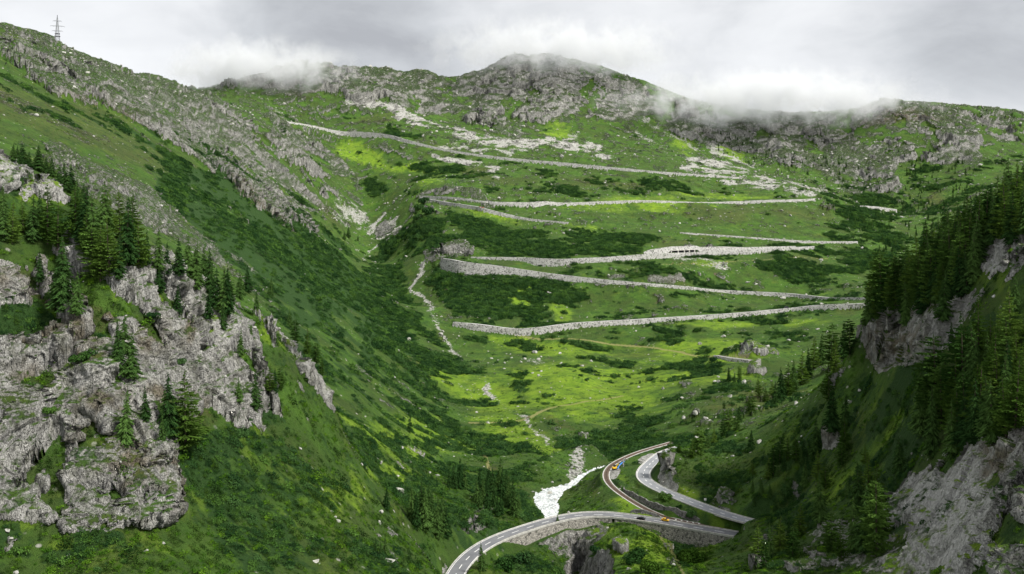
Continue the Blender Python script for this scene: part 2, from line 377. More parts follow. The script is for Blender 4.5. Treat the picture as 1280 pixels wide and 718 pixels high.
poly(m, [(220,540),(430,480),(480,725),(-5,725),(-5,650),(160,680)], .46); poly(m, [(880,560),(1080,470),(1160,480),(1140,560),(1100,725),(880,725)], .34)
poly(m, [(-5,370),(40,378),(72,415),(62,435),(-5,440)], 1)
for e in [(300,610,50,50,35),(250,590,30,25,0),(340,650,60,40,30),(60,700,70,25,0),(20,660,30,30,0),(280,690,60,30,0),(110,430,22,16,0),(230,560,20,15,0),(300,540,30,18,40),(400,600,30,14,40),(180,700,40,12,0),(22,230,30,20,20),(75,290,60,25,20)]: ell(m, *e, .95)
for e in [(1010,560,80,20,-40),(1080,530,60,26,-40),(1000,640,60,40,-20),(1140,640,40,40,0),(900,640,40,20,0),(1240,420,40,40,0),(1160,470,50,20,0),(1115,505,50,22,-35),(1060,600,40,30,0),(1100,630,40,40,0),(1015,640,30,20,0),(1235,640,18,60,35),(1150,600,30,20,0),(940,600,40,18,-20),(1130,560,40,30,-40),(990,570,60,20,-30),(960,700,40,30,0),(1090,475,30,14,0)]: ell(m, *e, .9)
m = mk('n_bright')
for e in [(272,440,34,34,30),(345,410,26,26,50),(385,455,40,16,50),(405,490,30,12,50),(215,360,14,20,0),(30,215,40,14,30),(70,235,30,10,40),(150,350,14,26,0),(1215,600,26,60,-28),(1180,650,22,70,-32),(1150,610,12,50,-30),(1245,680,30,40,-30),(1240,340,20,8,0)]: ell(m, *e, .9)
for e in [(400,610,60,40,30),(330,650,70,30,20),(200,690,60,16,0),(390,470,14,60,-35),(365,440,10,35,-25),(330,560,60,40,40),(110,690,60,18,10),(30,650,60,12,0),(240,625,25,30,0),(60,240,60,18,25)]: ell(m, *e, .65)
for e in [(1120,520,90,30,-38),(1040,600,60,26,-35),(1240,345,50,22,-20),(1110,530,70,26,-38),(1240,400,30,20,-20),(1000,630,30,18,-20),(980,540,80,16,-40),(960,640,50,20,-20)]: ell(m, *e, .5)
m = mk('n_brown')
for e in [(30,340,60,26,0),(60,430,90,30,20),(180,430,50,30,0),(40,480,60,16,0),(130,540,60,30,0),(210,600,30,50,0),(250,520,30,30,0),(1250,550,40,16,0),(1120,430,60,40,0)]: ell(m, *e, .8)
for e in [(80,440,50,16,20),(120,400,40,30,0),(100,470,40,12,10),(160,590,40,30,20),(60,385,50,14,30),(1155,385,30,20,0),(1130,430,30,20,0),(1250,590,30,30,0),(240,430,30,20,0),(200,500,30,16,0),(1040,550,20,12,0),(1080,590,30,16,0)]: ell(m, *e, .9)
# --- beyond
m = mk('f_rock')
poly(m, [(-5,85),(60,120),(150,150),(250,190),(330,235),(260,225),(120,185),(-5,140)], .36)
for e in [(722,690,22,34,10),(700,672,20,14,20),(742,662,22,14,0),(690,662,30,6,-20)]: ell(m, *e, 1)
poly(m, [(-5,30),(70,55),(150,78),(245,112),(300,150),(360,190),(420,240),(400,275),(330,235),(250,190),(150,150),(60,120),(-5,85)], .70)
poly(m, [(60,150),(120,190),(205,232),(260,280),(330,345),(350,372),(330,378),(280,345),(210,290),(120,252),(60,215)], .58)
poly(m, [(110,218),(200,262),(202,292),(160,275),(110,245)], 1)
poly(m, [(255,195),(320,230),(380,262),(405,290),(360,300),(300,262)], .75)
poly(m, [(330,140),(400,178),(440,205),(430,225),(380,215),(330,175)], .75)
poly(m, [(262,118),(300,98),(400,84),(470,80),(580,94),(640,74),(690,66),(790,96),(840,128),(900,146),(960,146),(1060,144),(1110,130),(1190,128),(1285,146),(1285,170),(1230,180),(1235,200),(1195,215),(1130,200),(1125,235),(1060,238),(960,205),(900,185),(850,165),(800,142),(760,150),(700,140),(665,165),(640,172),(600,165),(560,140),(500,140),(440,122),(400,112),(330,116)], .92)
for e in [(560,120,40,8,10),(740,110,60,8,10),(640,130,20,14,0),(1000,180,50,10,10),(1100,165,40,9,0),(1150,180,50,14,20),(930,170,30,6,10),(1250,160,40,8,0),(520,118,14,14,0)]: ell(m, *e, -.75)
for e in [(500,108,70,16,5),(630,155,25,16,0),(740,130,110,12,6),(400,100,60,10,0),(990,195,120,14,12),(1100,222,40,18,10),(1210,195,26,12,0),(900,170,40,10,20)]: ell(m, *e, 1)
for e in [(360,122,16,6,0),(430,170,20,5,0),(405,245,30,12,60),(425,235,20,8,60)]: ell(m, *e, .6)
for e in [(596,648,38,20,14),(560,690,13,26,20),(625,655,18,10,0),(700,690,36,26,25),(745,700,22,22,0),(745,648,24,5,-5),(782,640,16,8,10),(838,600,13,9,50),(826,590,9,14,0),(912,625,20,16,30),(668,676,14,8,0),(775,685,10,18,30),(842,700,7,18,15),(722,660,20,16,0)]: ell(m, *e, 1)
for e in [(472,577,6,5),(521,570,20,5,30),(500,577,10,4),(496,609,7,9,50),(500,588,5,3),(430,650,26,6,35),(480,660,8,6),(470,672,10,6),(487,705,14,9,40),(560,600,8,3,20),(745,700,16,14,0)]: ell(m, *e[:4], (e[4] if len(e) > 4 else 0), 1)
for e in [(945,443,42,7,4),(945,464,26,6,-4),(893,472,14,5,-12),(868,520,12,5,0),(852,482,10,4),(880,527,9,5),(930,520,12,8)]: ell(m, *e[:4], (e[4] if len(e) > 4 else 0), 1)
poly(m, [(523,240),(560,235),(610,244),(620,252),(560,250),(523,247)], .9)
poly(m, [(540,312),(548,304),(575,305),(605,318),(603,324),(552,324),(540,330)], 1)
poly(m, [(735,349),(760,344),(850,353),(900,362),(855,358),(800,354)], .9)
poly(m, [(806,310),(842,305),(935,311),(900,316),(810,318)], 1)
ell(m, 485, 290, 20, 30, -30, .5); ell(m, 440, 250, 24, 26, 50, .55)
for e in [(1090,300,14,4),(1062,358,12,5),(1000,340,16,3),(1105,312,14,6),(1120,272,20,4),(1060,262,30,4)]: ell(m, *e, 0, .9)
m = mk('f_scree')
line(m, [(442,122),(470,130),(500,145),(530,162)], 4); line(m, [(440,125),(520,150),(560,165),(600,178),(660,182),(720,178)], 6, .95)
line(m, [(560,185),(600,192),(650,193)], 2, .9); line(m, [(720,170),(740,180)], 8, .7); line(m, [(655,165),(668,180)], 6, .8)
line(m, [(552,196),(590,206),(625,218)], 4, 1); poly(m, [(752,178),(778,199),(730,200)], 1)
line(m, [(800,150),(850,165),(870,190)], 4, .6); line(m, [(790,165),(830,190)], 4, .6)
poly(m, [(850,198),(900,205),(960,222),(1030,240),(1040,250),(985,245),(920,226),(850,212)], .75)
line(m, [(880,175),(905,195),(940,215)], 5, .7); line(m, [(870,205),(850,200)], 6, .8)
line(m, [(360,158),(372,168)], 5, .8); line(m, [(330,138),(352,150)], 3, .6)
poly(m, [(415,225),(440,250),(470,282),(485,285),(470,300),(445,285),(420,255)], .6)
line(m, [(482,262),(465,285),(455,315)], 2.5, .9); line(m, [(500,268),(485,290),(470,310),(462,325)], 2.5, .9); line(m, [(455,315),(470,335),(500,355)], 2, .5)
line(m, [(535,325),(528,350),(524,372),(535,380)], 3.4, .95); line(m, [(520,374),(535,380),(550,400),(562,425),(575,445)], 2.6, .85)
line(m, [(575,445),(592,472),(612,490),(625,505),(645,520),(655,525)], 1.8, .72); line(m, [(604,488),(618,502)], 3, .9); line(m, [(652,522),(660,528)], 3, .9); line(m, [(655,522),(672,538),(684,551)], 2.4, .9); line(m, [(684,551),(698,565),(708,580),(716,590)], 1.6, .8)
line(m, [(845,325),(880,328),(920,345),(925,352)], 7, .6); line(m, [(740,215),(700,212)], 1, .3)
ell(m, 780, 300, 12, 4, 0, .3); ell(m, 668, 445, 24, 7, 10, .55); ell(m, 810, 572, 14, 4, -25, 1); ell(m, 768, 590, 6, 9, 15, 1)
line(m, [(726,588),(716,598),(722,606)], 5, .9); line(m, [(550,478),(570,482),(590,490)], 3, .5); line(m, [(400,640),(425,652)], 5, .5)
line(m, [(870,245),(920,250)], 1, .3); line(m, [(430,638),(440,652)], 3, .5)
m = mk('f_shrub')
poly(m, [(100,130),(260,180),(400,260),(470,320),(560,430),(660,540),(700,600),(640,725),(400,725),(420,520),(330,380),(200,240)], .44)  # alder mottling, spread wide to darken this flank like cloud shade
poly(m, [(540,270),(720,290),(900,300),(1080,300),(1090,380),(900,400),(640,410),(560,380)], .30)
poly(m, [(580,420),(1060,400),(1000,500),(860,560),(700,570),(600,500)], .24)
poly(m, [(440,180),(700,210),(1000,235),(1030,250),(800,250),(520,240),(440,230)], .26)
poly(m, [(1030,230),(1280,190),(1280,300),(1040,300)], .38); poly(m, [(860,560),(1000,520),(1000,640),(880,640)], .4)
poly(m, [(-5,90),(150,155),(330,240),(250,230),(60,160),(-5,150)], .30)
poly(m, [(200,185),(260,232),(350,285),(430,330),(478,365),(530,430),(545,470),(500,450),(450,430),(400,410),(370,390),(330,345),(250,290),(200,250)], .92)
poly(m, [(345,370),(420,420),(480,480),(420,470),(460,540),(440,560),(400,520),(360,430)], .6)
poly(m, [(470,300),(520,262),(552,275),(560,300),(545,325),(520,330),(500,350),(470,330)], .7)
poly(m, [(560,262),(620,280),(680,300),(720,310),(700,322),(610,322),(580,300)], .92)
poly(m, [(670,300),(720,292),(800,290),(822,302),(800,312),(700,322)], .98)
poly(m, [(565,345),(620,345),(700,358),(690,392),(640,405),(590,402),(560,385),(545,365)], .8)
poly(m, [(690,342),(740,326),(800,330),(860,345),(850,352),(760,345),(700,350)], .6)
poly(m, [(950,330),(990,326),(1000,342),(960,345)], .9); poly(m, [(1040,310),(1110,305),(1120,325),(1060,330)], .9)
poly(m, [(1020,255),(1060,262),(1140,300),(1120,305),(1060,285)], .8)
poly(m, [(735,540),(800,530),(870,545),(850,560),(780,575),(740,570),(700,560),(690,545)], .9)
poly(m, [(590,600),(640,590),(665,600),(660,620),(680,645),(630,650),(600,640)], .95)
poly(m, [(625,690),(660,685),(700,700),(700,725),(610,725)], .9)
for e in [(500,350,30,20,40),(350,160,14,8),(400,200,12,18),(240,225,20,10),(330,215,8,6),(650,490,26,14,25),(590,545,26,10,10),(660,400,10,8),(725,398,22,5),(600,425,26,8),(655,430,40,8),(720,445,60,7),(860,430,60,10),(800,465,60,7),(910,485,50,16),(860,450,50,10),(1000,420,60,6),(940,400,60,5),(880,460,30,12),(800,520,60,9),(850,555,40,10),(930,560,40,12),(770,600,14,24,-20),(800,585,16,10),(845,620,10,5),(862,640,10,7),(862,690,20,16),(790,690,18,12),(752,680,10,12),(480,650,40,18,30),(520,690,50,20),(440,680,40,30),(460,580,30,9,30),(430,610,30,10,30),(690,640,20,8),(540,560,40,6,25),(640,640,40,14,30),(700,350,20,5),(720,300,60,10),(620,300,40,10,20),(575,290,14,12),(440,140,24,5),(390,138,14,5),(500,170,40,5,15),(560,215,40,7),(640,255,40,3),(820,240,80,4),(475,235,16,8),(455,195,18,5),(700,230,60,6)]:
    ell(m, *e[:4], (e[4] if len(e) > 4 else 0), .75)
m = mk('f_bright')  # yellower pasture, with the sunlit pool of the valley centre painted in
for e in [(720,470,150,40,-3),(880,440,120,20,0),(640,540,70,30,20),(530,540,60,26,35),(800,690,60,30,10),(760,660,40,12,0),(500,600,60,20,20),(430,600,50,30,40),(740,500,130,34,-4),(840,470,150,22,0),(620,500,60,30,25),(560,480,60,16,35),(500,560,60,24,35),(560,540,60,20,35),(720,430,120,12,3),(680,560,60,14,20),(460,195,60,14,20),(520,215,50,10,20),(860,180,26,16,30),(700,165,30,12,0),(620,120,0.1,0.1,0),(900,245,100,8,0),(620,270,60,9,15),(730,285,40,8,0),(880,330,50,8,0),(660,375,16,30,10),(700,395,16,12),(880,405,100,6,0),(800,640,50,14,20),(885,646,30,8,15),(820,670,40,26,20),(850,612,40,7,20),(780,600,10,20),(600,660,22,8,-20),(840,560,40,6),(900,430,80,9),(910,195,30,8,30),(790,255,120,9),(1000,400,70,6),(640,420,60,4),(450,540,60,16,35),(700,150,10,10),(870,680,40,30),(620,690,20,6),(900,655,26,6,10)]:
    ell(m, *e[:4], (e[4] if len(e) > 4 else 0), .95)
m = mk('f_brown')
poly(m, [(-5,100),(120,150),(300,230),(420,330),(380,320),(260,250),(120,190),(-5,150)], .7)
for e in [(600,220,120,10,8),(760,228,120,8,4),(900,265,120,9,2),(1000,270,60,10),(850,300,50,8),(560,185,60,6,12),(250,270,60,16,35),(120,140,90,14,20),(150,195,60,10,30),(350,330,50,12,40),(420,345,40,10,45),(700,400,10,5),(640,400,20,6),(590,375,24,10,20),(950,500,50,16),(900,510,40,12),(1000,490,30,10),(860,360,60,6),(1060,385,40,6),(780,440,80,5),(620,560,60,8,25),(740,620,14,8),(1130,150,80,12),(1180,250,40,20,40),(1000,325,60,10),(470,150,50,8),(420,270,30,20,50),(380,120,40,6),(750,480,14,6),(620,590,20,8),(500,410,30,12,40),(520,460,40,10,40),(700,530,50,8,20)]:
    ell(m, *e[:4], (e[4] if len(e) > 4 else 0), .9)
m = mk('whiterock')
for e in [(935,440,26,6,2),(968,446,22,5,6),(945,463,24,5,-8),(892,472,12,4,-12),(1000,448,10,3,0)]: ell(m, *e, 1)
m = mk('slab')
poly(m, [(1090,725),(1118,690),(1150,610),(1178,580),(1208,545),(1250,542),(1240,600),(1225,725)], 1); poly(m, [(1105,632),(1158,565),(1170,590),(1122,668)], 1)
m = mk('gravel')
poly(m, [(797,582),(800,574),(811,567),(824,566),(821,573),(808,580)]); poly(m, [(760,584),(771,583),(776,590),(769,601),(762,598)])
m = mk('pink')
for e in [(854,344,12,3,0),(885,344,6,5,30),(827,372,16,2.5,-5),(733,452,12,3,0),(685,443,12,2.5,0),(602,375,14,5,30),(560,370,8,5,0),(725,410,20,3,-5)]: ell(m, *e, .9)
for k in MASK: MASK[k] = soft(MASK[k], 9 if 'rock' in k else 8 if 'shrub' in k else 4 if k not in ('f_scree', 'pink', 'gravel', 'whiterock') else 1)
def sample(mask, px, py):
    a = np.clip(px/2-.5, 0, MW-1.001); b = np.clip((py+40)/2-.5, 0, MH-1.001)
    i = a.astype(int); j = b.astype(int); fa = a-i; fb = b-j
    return (mask[j, i]*(1-fa)+mask[j, i+1]*fa)*(1-fb)+(mask[j+1, i]*(1-fa)+mask[j+1, i+1]*fa)*fb

# ------------------------------------------------------------------ terrain grid (finer where the ground is steep)
NR = 1120
UU = np.concatenate([np.linspace(-1.12, -0.645, 56), np.linspace(-0.64, 0.64, 1080), np.linspace(0.645, 1.12, 56)]); NC = len(UU)
vd = np.linspace(V0, V1, 1600)
S = base_s(np.repeat(UU[:, None], 1600, 1), np.repeat(vd[None], NC, 0))
ds = np.gradient(S, axis=1)/(vd[1]-vd[0])
rate = np.clip(np.where(ds > 0, ds, -0.25*ds), 0.0, 4)*1.0+0.045
rate = blur1(blur1(rate, 40, 0), 10, 1)
cum = np.cumsum(rate, 1); cum = (cum-cum[:, :1])/(cum[:, -1:]-cum[:, :1])
tt = np.linspace(0, 1, NR)
VV = np.stack([np.interp(tt, cum[i], vd) for i in range(NC)])
UG = np.repeat(UU[:, None], NR, 1)
YG = np.exp(VV); XG = UG*YG
SB = base_s(UG, VV)
ZG = SB*YG
PX = UG*F+640; PY = HORIZON-SB*F
print('grid', round(time.time()-T0, 1))

crestY = np.interp(PX, [-260,0,130,250,340,415,440,472,925,968,990,1040,1080,1120,1160,1210,1280,1500], [350,365,365,390,410,440,350,90,90,700,610,570,520,480,455,430,415,380])
NEAR = 1-sstep(YG/crestY, 0.98, 1.04)
nl1 = fbm2(XG, YG, 60, 4, 11); nl2 = fbm2(XG, YG, 14, 4, 23)
wrp = np.clip(YG/500, .5, 3.5)
nf = sstep(YG, 300, 1400)
wamp = np.interp(YG, [250, 330, 430, 900], [44, 36, 13, 16])
wx = PX+(wamp*fbm2(XG, YG, 22, 6, 13, .62))*(1-nf)+(26*fbm2(XG, YG, 130, 6, 17))*nf; wy = PY+(wamp*fbm2(XG, YG, 20, 6, 31, .62))*(1-nf)+(14*fbm2(XG, YG, 110, 6, 37))*nf
def layer(n, f): return sample(MASK[n], wx, wy)*NEAR+sample(MASK[f], wx, wy)*(1-NEAR)
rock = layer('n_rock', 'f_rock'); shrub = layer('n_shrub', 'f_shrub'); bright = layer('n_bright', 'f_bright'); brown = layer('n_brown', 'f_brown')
scree = sample(MASK['f_scree'], wx, wy)*(1-NEAR)*np.clip(0.78+1.6*fbm2(XG, YG, 28, 4, 54)*sstep(YG, 900, 2000), 0, 1); pink = sample(MASK['pink'], wx, wy)*(1-NEAR)
whiterock = sstep(sample(MASK['whiterock'], PX+7*fbm2(XG, YG, 12, 4, 71), PY+4*fbm2(XG, YG, 9, 4, 72)), .35, .6)*(YG > 700)*(YG < 1500)
gravel = sstep(sample(MASK['gravel'], PX, PY), .3, .6)*(YG < 700)
sh_n = (fbm2(XG/1.4, YG, 44, 6, 61, .66))*nf+(fbm2(XG, YG, 20, 5, 62, .6))*(1-nf)
shrub = np.clip(sstep(shrub*0.80+1.15*sh_n, 0.26, 0.62)*0.98*sstep(shrub, 0.03, 0.2), 0, 1)
br_n = fbm2(XG/1.4, YG, 55, 6, 63, .6)*nf+fbm2(XG, YG, 16, 5, 64, .6)*(1-nf)
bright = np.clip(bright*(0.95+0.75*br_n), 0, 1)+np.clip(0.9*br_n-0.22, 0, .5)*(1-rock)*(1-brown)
left = sstep(-UG, -0.02, 0.1)*sstep(3000-YG, 0, 400)
# small outcrops breaking through the turf: ribs running downslope
ribX = fbm2(XG/2.6, YG, 38, 5, 41); ribI = fbm2(XG, YG, 30, 5, 43)
rib = ribX*left+ribI*(1-left)
far_rough = sstep(YG, 900, 2000)
ribN = fbm2(XG, YG, 12, 5, 47)*(1-nf)+(fbm2(XG/2.6, YG, 70, 6, 48)*left+fbm2(XG, YG/1.6, 80, 6, 49)*(1-left))*nf
rockiness = rock*1.08 + (1.15+0.75*(1-nf))*ribN-0.06*(1-nf)
band = fbm2(XG/3.0, YG, 230, 3, 46)*left+fbm2(XG, YG, 160, 3, 45)*(1-left)
rockiness = rockiness+0.30*band*nf+0.75*nf*(fbm2(XG/1.8, YG, 26, 4, 52)*left+fbm2(XG, YG, 30, 4, 53)*(1-left))
rockm = sstep(rockiness, 0.50, 0.66)*sstep(rock, 0.06, 0.25)
rockm = np.maximum(rockm, whiterock); rock = np.maximum(rock, whiterock); bright = np.maximum(bright, whiterock)
slab = sample(MASK['slab'], wx, wy)*NEAR; rockm = np.maximum(rockm, sstep(slab, .4, .7)*.95); bright = np.maximum(bright, slab*.9)
bigrock = sstep(rock, 0.45, 0.85)
out = sstep(fbm2(XG, YG, 17, 5, 51)+0.05+0.28*far_rough*sstep(-PY, -330, -150), 0.42, 0.5)*0.8*(1-sstep(shrub, .3, .6))
rockm = np.maximum(rockm, out*(1-bright)*sstep(YG, 350, 800))
rockm = rockm*(1-sstep(shrub, .6, .9)*(1-sstep(rock, .75, .9)))

# ---- relief noise
def ridged(x, y, lam, seed): return 1-2*np.abs(vn2(x/lam, y/lam, seed))
dz = np.zeros_like(ZG)
wX = left*(1-NEAR)
for k, lam in enumerate([260, 130, 65, 33, 17, 9]):
    wgt_k = np.clip(YG/(lam*5.5), 0, 1)**2
    ax, ay = rot2(XG, YG, 0.4*k)
    iso = vn2(ax/lam+3.1*k, ay/lam, 60+k)
    an = vn2(XG/(lam*3)+5*k, YG/lam, 70+k)
    hd = vn2(XG/lam, YG/(lam*2.2)+5*k, 80+k)
    g = iso*(1-wX)+(0.55*an+0.3*iso)*wX*1.3
    dz += wgt_k*lam*0.052*(0.6*g+0.4*hd*(1-wX)+0.0)
    rk = ridged(XG/(1+1.2*wX), YG, lam*0.9, 90+k)*0.55+0.45*hd
    dz += wgt_k*rockm*(0.35+0.65*bigrock)*lam*0.12*rk
dz += 0.12*vn2(XG/3.3, YG/3.3, 5)+0.07*vn2(XG/1.4, YG/1.4, 6)
ZN = ZG+dz

# ---- cut the roads, the railway and the river into the relief
def carve(P, T):
    """P: (n,>=3) dense samples; T(d, idx, z) -> new z, for the vertices within 45 m"""
    tx = np.gradient(P[:, 0]); ty = np.gradient(P[:, 1]); ln = np.hypot(tx, ty)+1e-9
    nx, ny = -ty/ln, tx/ln
    B = 14
    flat_best = None
    xf, yf = XG.ravel(), YG.ravel()
    pad = 34
    uu = P[:, 0]/P[:, 1]
    c0, c1 = np.searchsorted(UU, uu.min()-pad/P[:, 1].min()), np.searchsorted(UU, uu.max()+pad/P[:, 1].min())
    sub = (slice(max(0, c0), min(NC, c1+1)), slice(None))
    X, Y = XG[sub], YG[sub]
    best = np.full(X.shape, 1e9); bi = np.zeros(X.shape, int)
    for s in range(0, len(P), B):
        Q = P[s:s+B+1]
        sel = (X > Q[:, 0].min()-pad) & (X < Q[:, 0].max()+pad) & (Y > Q[:, 1].min()-pad) & (Y < Q[:, 1].max()+pad)
        if not sel.any(): continue
        d2 = (X[sel][:, None]-Q[None, :, 0])**2+(Y[sel][:, None]-Q[None, :, 1])**2
        k = d2.argmin(1); v = d2[np.arange(len(k)), k]
        b = best[sel]; better = v < b; b[better] = v[better]; best[sel] = b
        i = bi[sel]; i[better] = s+k[better]; bi[sel] = i
    ok = best < pad**2
    idx = bi[ok]; dist = np.sqrt(best[ok])
    lat = (X[ok]-P[idx, 0])*nx[idx]+(Y[ok]-P[idx, 1])*ny[idx]
    d = np.sign(lat)*np.maximum(np.abs(lat), dist*0.999)
    ends = ((idx == 0) | (idx == len(P)-1)) & (dist > np.abs(lat)+2.5)
    return sub, ok, idx, d, ends, (nx, ny)
ROADSIDE = np.zeros_like(ZG)
TERR = ZN
def lerp_band(z, d, zr, half, k): return np.clip(z, zr-(d-half)*k, zr+(d-half)*k)
def do_near(P, half, wl, wr, kup=1.2, drop=.18):
    """near road: level bed; wl / wr: wall heights below the bed on the left / right side"""
    sub, ok, idx, d, ends, _ = carve(P, None)
    Z = TERR[sub]; z = Z[ok]; zr = P[idx, 2]-drop; a = np.abs(d)
    h = np.where(d > 0, wl[idx], wr[idx])
    t = lerp_band(z, a, zr, half+0.6, kup)
    inside = a < half+0.6
    z2 = np.where(inside, zr, t)
    walled = (h > 0.3)
    cap = zr-h*np.clip((a-(half-1.3))/0.8, 0, 1)+np.maximum(a-half-1, 0)*0.12+np.maximum(a-half-12, 0)*0.8
    z2 = np.where(walled & (a > half-1.3), np.minimum(z2, cap), z2)
    z2 = np.where(ends, z, z2)
    Z[ok] = z2; TERR[sub] = Z
    rs = ROADSIDE[sub]; r = rs[ok]; r = np.maximum(r, np.where(ends, 0, 1-sstep(a, half+1.5, half+11))); rs[ok] = r; ROADSIDE[sub] = rs
def wall_profile(P, spec):
    """spec: [(px, wall height m)] -> height at every sample"""
    px = P[:, 0]/P[:, 1]*F+640
    return np.interp(px, [s[0] for s in spec], [s[1] for s in spec], left=0, right=0)
def pxh(th, Y): return th*Y/F
# which side is downhill towards the camera: for a line running left->right the right-hand side
LOW_WALL = [(618,0),(628,2.0),(649,6.5),(667,5.5),(685,5.0),(700,4.0),(716,5.5),(740,4.5),(770,2.5),(784,1.5),(806,3.2),(828,6),(846,7.5),(866,8.5),(885,9),(900,6),(915,3),(930,0)]
wl0 = np.zeros(len(W_LOWER)); wr_low = wall_profile(W_LOWER, LOW_WALL)
# the river first, then railway, upper road, lower road
sub, ok, idx, d, ends, _ = carve(W_RIVER, None)
Z = TERR[sub]; z = Z[ok]; a = np.abs(d); wv = W_RIVER[idx, 3]*0.95; zr = W_RIVER[idx, 2]
z2 = np.where(a < wv*1.15, zr-0.9+0.9*np.clip(a/wv, 0, 1)**4*1.3, np.clip(z, zr+0.4+(a-wv*1.15)*0.25, zr+0.6+(a-wv*1.15)*1.1)); z2 = np.where(ends, z, z2)
Z[ok] = z2; TERR[sub] = Z
GORGE = catmull(np.array([((px_-640)/F*Y_, Y_, z_) for px_, Y_, z_ in ((706,500,-166.5),(712,486,-168),(716,474,-172),(720,458,-176),(723,440,-180),(727,420,-184),(731,395,-188),(736,365,-192))]), 1.5)
sub, ok, idx, d, ends, _ = carve(GORGE, None)
Z = TERR[sub]; z = Z[ok]; a = np.abs(d+1.2*np.sin(idx*.21)); g_ = GORGE[idx, 2]
z2 = np.minimum(z, g_+np.maximum(a-2.2, 0)*3.2+2.5*vn2(XG[sub][ok]/3.5, YG[sub][ok]/3.5, 77)); z2 = np.where(ends, z, z2); Z[ok] = z2; TERR[sub] = Z
zz = np.zeros(len(W_RAIL)); do_near(W_RAIL, 2.6, zz, zz, 1.6, .12)
zz = np.zeros(len(W_UPPER)); do_near(W_UPPER, 4.3, zz, zz, 1.5)
do_near(W_LOWER, 4.2, wl0, wr_low, 1.8)
RW = 7.5
for kname, b in BROADS.items():
    P = np.stack([b['x'], b['y'], b['z0']+b['h']], 1)
    sub, ok, idx, d, ends, (nx, ny) = carve(P, None)
    up = d*np.sign(nx[idx]*b['nx'][idx]+ny[idx]*b['ny'][idx])
    Z = TERR[sub]; z = Z[ok]; zr = P[idx, 2]; z0 = b['z0'][idx]
    z2 = z.copy()
    lo = up < 1.0
    bl = 1-sstep(-up, 8, 24)
    z2 = np.where(lo & (up > -24), np.clip(z, z0-0.4-np.clip(-up-1, 0, 30)*0.55-99*(bl < .01), z0+0.2+np.clip(-up-1, 0, 30)*0.05+np.clip(-up-14, 0, 9)*.4), z2)
    z2 = np.where((up >= 1.0) & (up <= RW+1), z0+(zr-0.3-z0)*np.clip((up-1.0)/2.5, 0, 1), z2)
    z2 = np.where(up > RW+1, np.clip(z, zr-0.3-(up-RW-1)*0.7, zr-0.3+(up-RW-1)*1.15), z2)
    z2 = np.where(ends, z, z2)
    Z[ok] = z2; TERR[sub] = Z
    rs = ROADSIDE[sub]; r = rs[ok]; r = np.maximum(r, np.where(ends, 0, 1-sstep(np.abs(up-3), 7, 12))); rs[ok] = r; ROADSIDE[sub] = rs

# ---- sideways relief of the rock faces
def normals(X, Y, Z):
    du = np.stack([np.gradient(a, axis=0) for a in (X, Y, Z)], -1); dv = np.stack([np.gradient(a, axis=1) for a in (X, Y, Z)], -1)
    n = np.cross(du, dv); n /= np.linalg.norm(n, axis=-1, keepdims=True)+1e-9
    n[n[..., 2] < 0] *= -1
    return n
XF, YF, ZF = XG.astype(np.float32), YG.astype(np.float32), TERR.astype(np.float32)
Nn = normals(XF, YF, ZF).astype(np.float32)
steep = sstep(1-Nn[..., 2], 0.22, 0.45)
# bare rock shows where the relief became steep, even in turf
rk2 = np.maximum(rockm, sstep(1-Nn[..., 2], 0.48, 0.68)*0.9*(1-ROADSIDE)*np.maximum(1-NEAR, sstep(rock, .08, .35))).astype(np.float32)
rk2 = np.where(ROADSIDE > .5, rk2*sstep(1-Nn[..., 2], 0.2, 0.35), rk2)
amp = rk2*(1-ROADSIDE*0.85)*(0.45+0.55*steep)*(1-0.55*slab)
disp = np.zeros_like(ZF)
for k, lam in enumerate([48, 22, 10, 4.8, 2.3]):
    wk = np.clip(YF/(lam*18), 0, 1)*np.clip(lam*900/YF, 0, 1) if lam > 2 else 1
    ff = vn3(XF/lam+7*k, YF/lam, ZF/(lam*2.2), 120+k)
    ff = 1-2*np.abs(ff)
    # blocky facets
    q = vn3(XF/(lam*1.3), YF/(lam*1.3)+9*k, ZF/(lam*1.5), 140+k); q = np.round(q*2.5)/2.5*0.6+q*0.4
    big_k = (0.15+0.85*bigrock) if lam > 15 else (0.55+0.45*bigrock)
    disp += wk*big_k*lam*(0.13*ff+0.20*q-0.06)
for lam, a_, sd_ in ((34, 5.0, 1), (11, 1.9, 2), (4.6, 0.8, 3)):
    wk = np.clip(YF/(lam*18), 0, 1)*np.clip(lam*450/YF, 0, 1)
    ph = ZF/lam+0.9*vn3(XF/(lam*2.5), YF/(lam*2.5), ZF/(lam*4), 160+sd_)+XF/(lam*9)*(1 if sd_ != 2 else -1)
    fr = ph-np.floor(ph); st = np.minimum(fr/0.72, (1-fr)/0.28)      # a ledge, then a riser
    disp += wk*a_*(st-0.5)*1.2*(0.4+0.6*bigrock)
def facets(x, y, z, seed):
    '''cellular blocks: every cell gets its own offset and tilt, so faces meet at sharp edges'''
    ix = np.floor(x).astype(np.int64); iy = np.floor(y).astype(np.int64); iz = np.floor(z).astype(np.int64)
    best = np.full(x.shape, 1e9, np.float32); val = np.zeros(x.shape, np.float32)
    for a in (-1, 0, 1):
        for b_ in (-1, 0, 1):
            for c in (-1, 0, 1):
                jx, jy, jz = ix+a, iy+b_, iz+c
                r1 = _h(jx, jy, jz, seed); r2 = _h(jx, jy, jz, seed+51); r3 = _h(jx, jy, jz, seed+97)
                dx = x-(jx+0.5+0.42*r1); dy = y-(jy+0.5+0.42*r2); dz_ = z-(jz+0.5+0.42*r3)
                d = (dx*dx+dy*dy+dz_*dz_).astype(np.float32)
                v = (0.55*r3+0.9*(dx*r2+dy*r3+dz_*r1)).astype(np.float32)
                m_ = d < best; best = np.where(m_, d, best); val = np.where(m_, v, val)
    return val
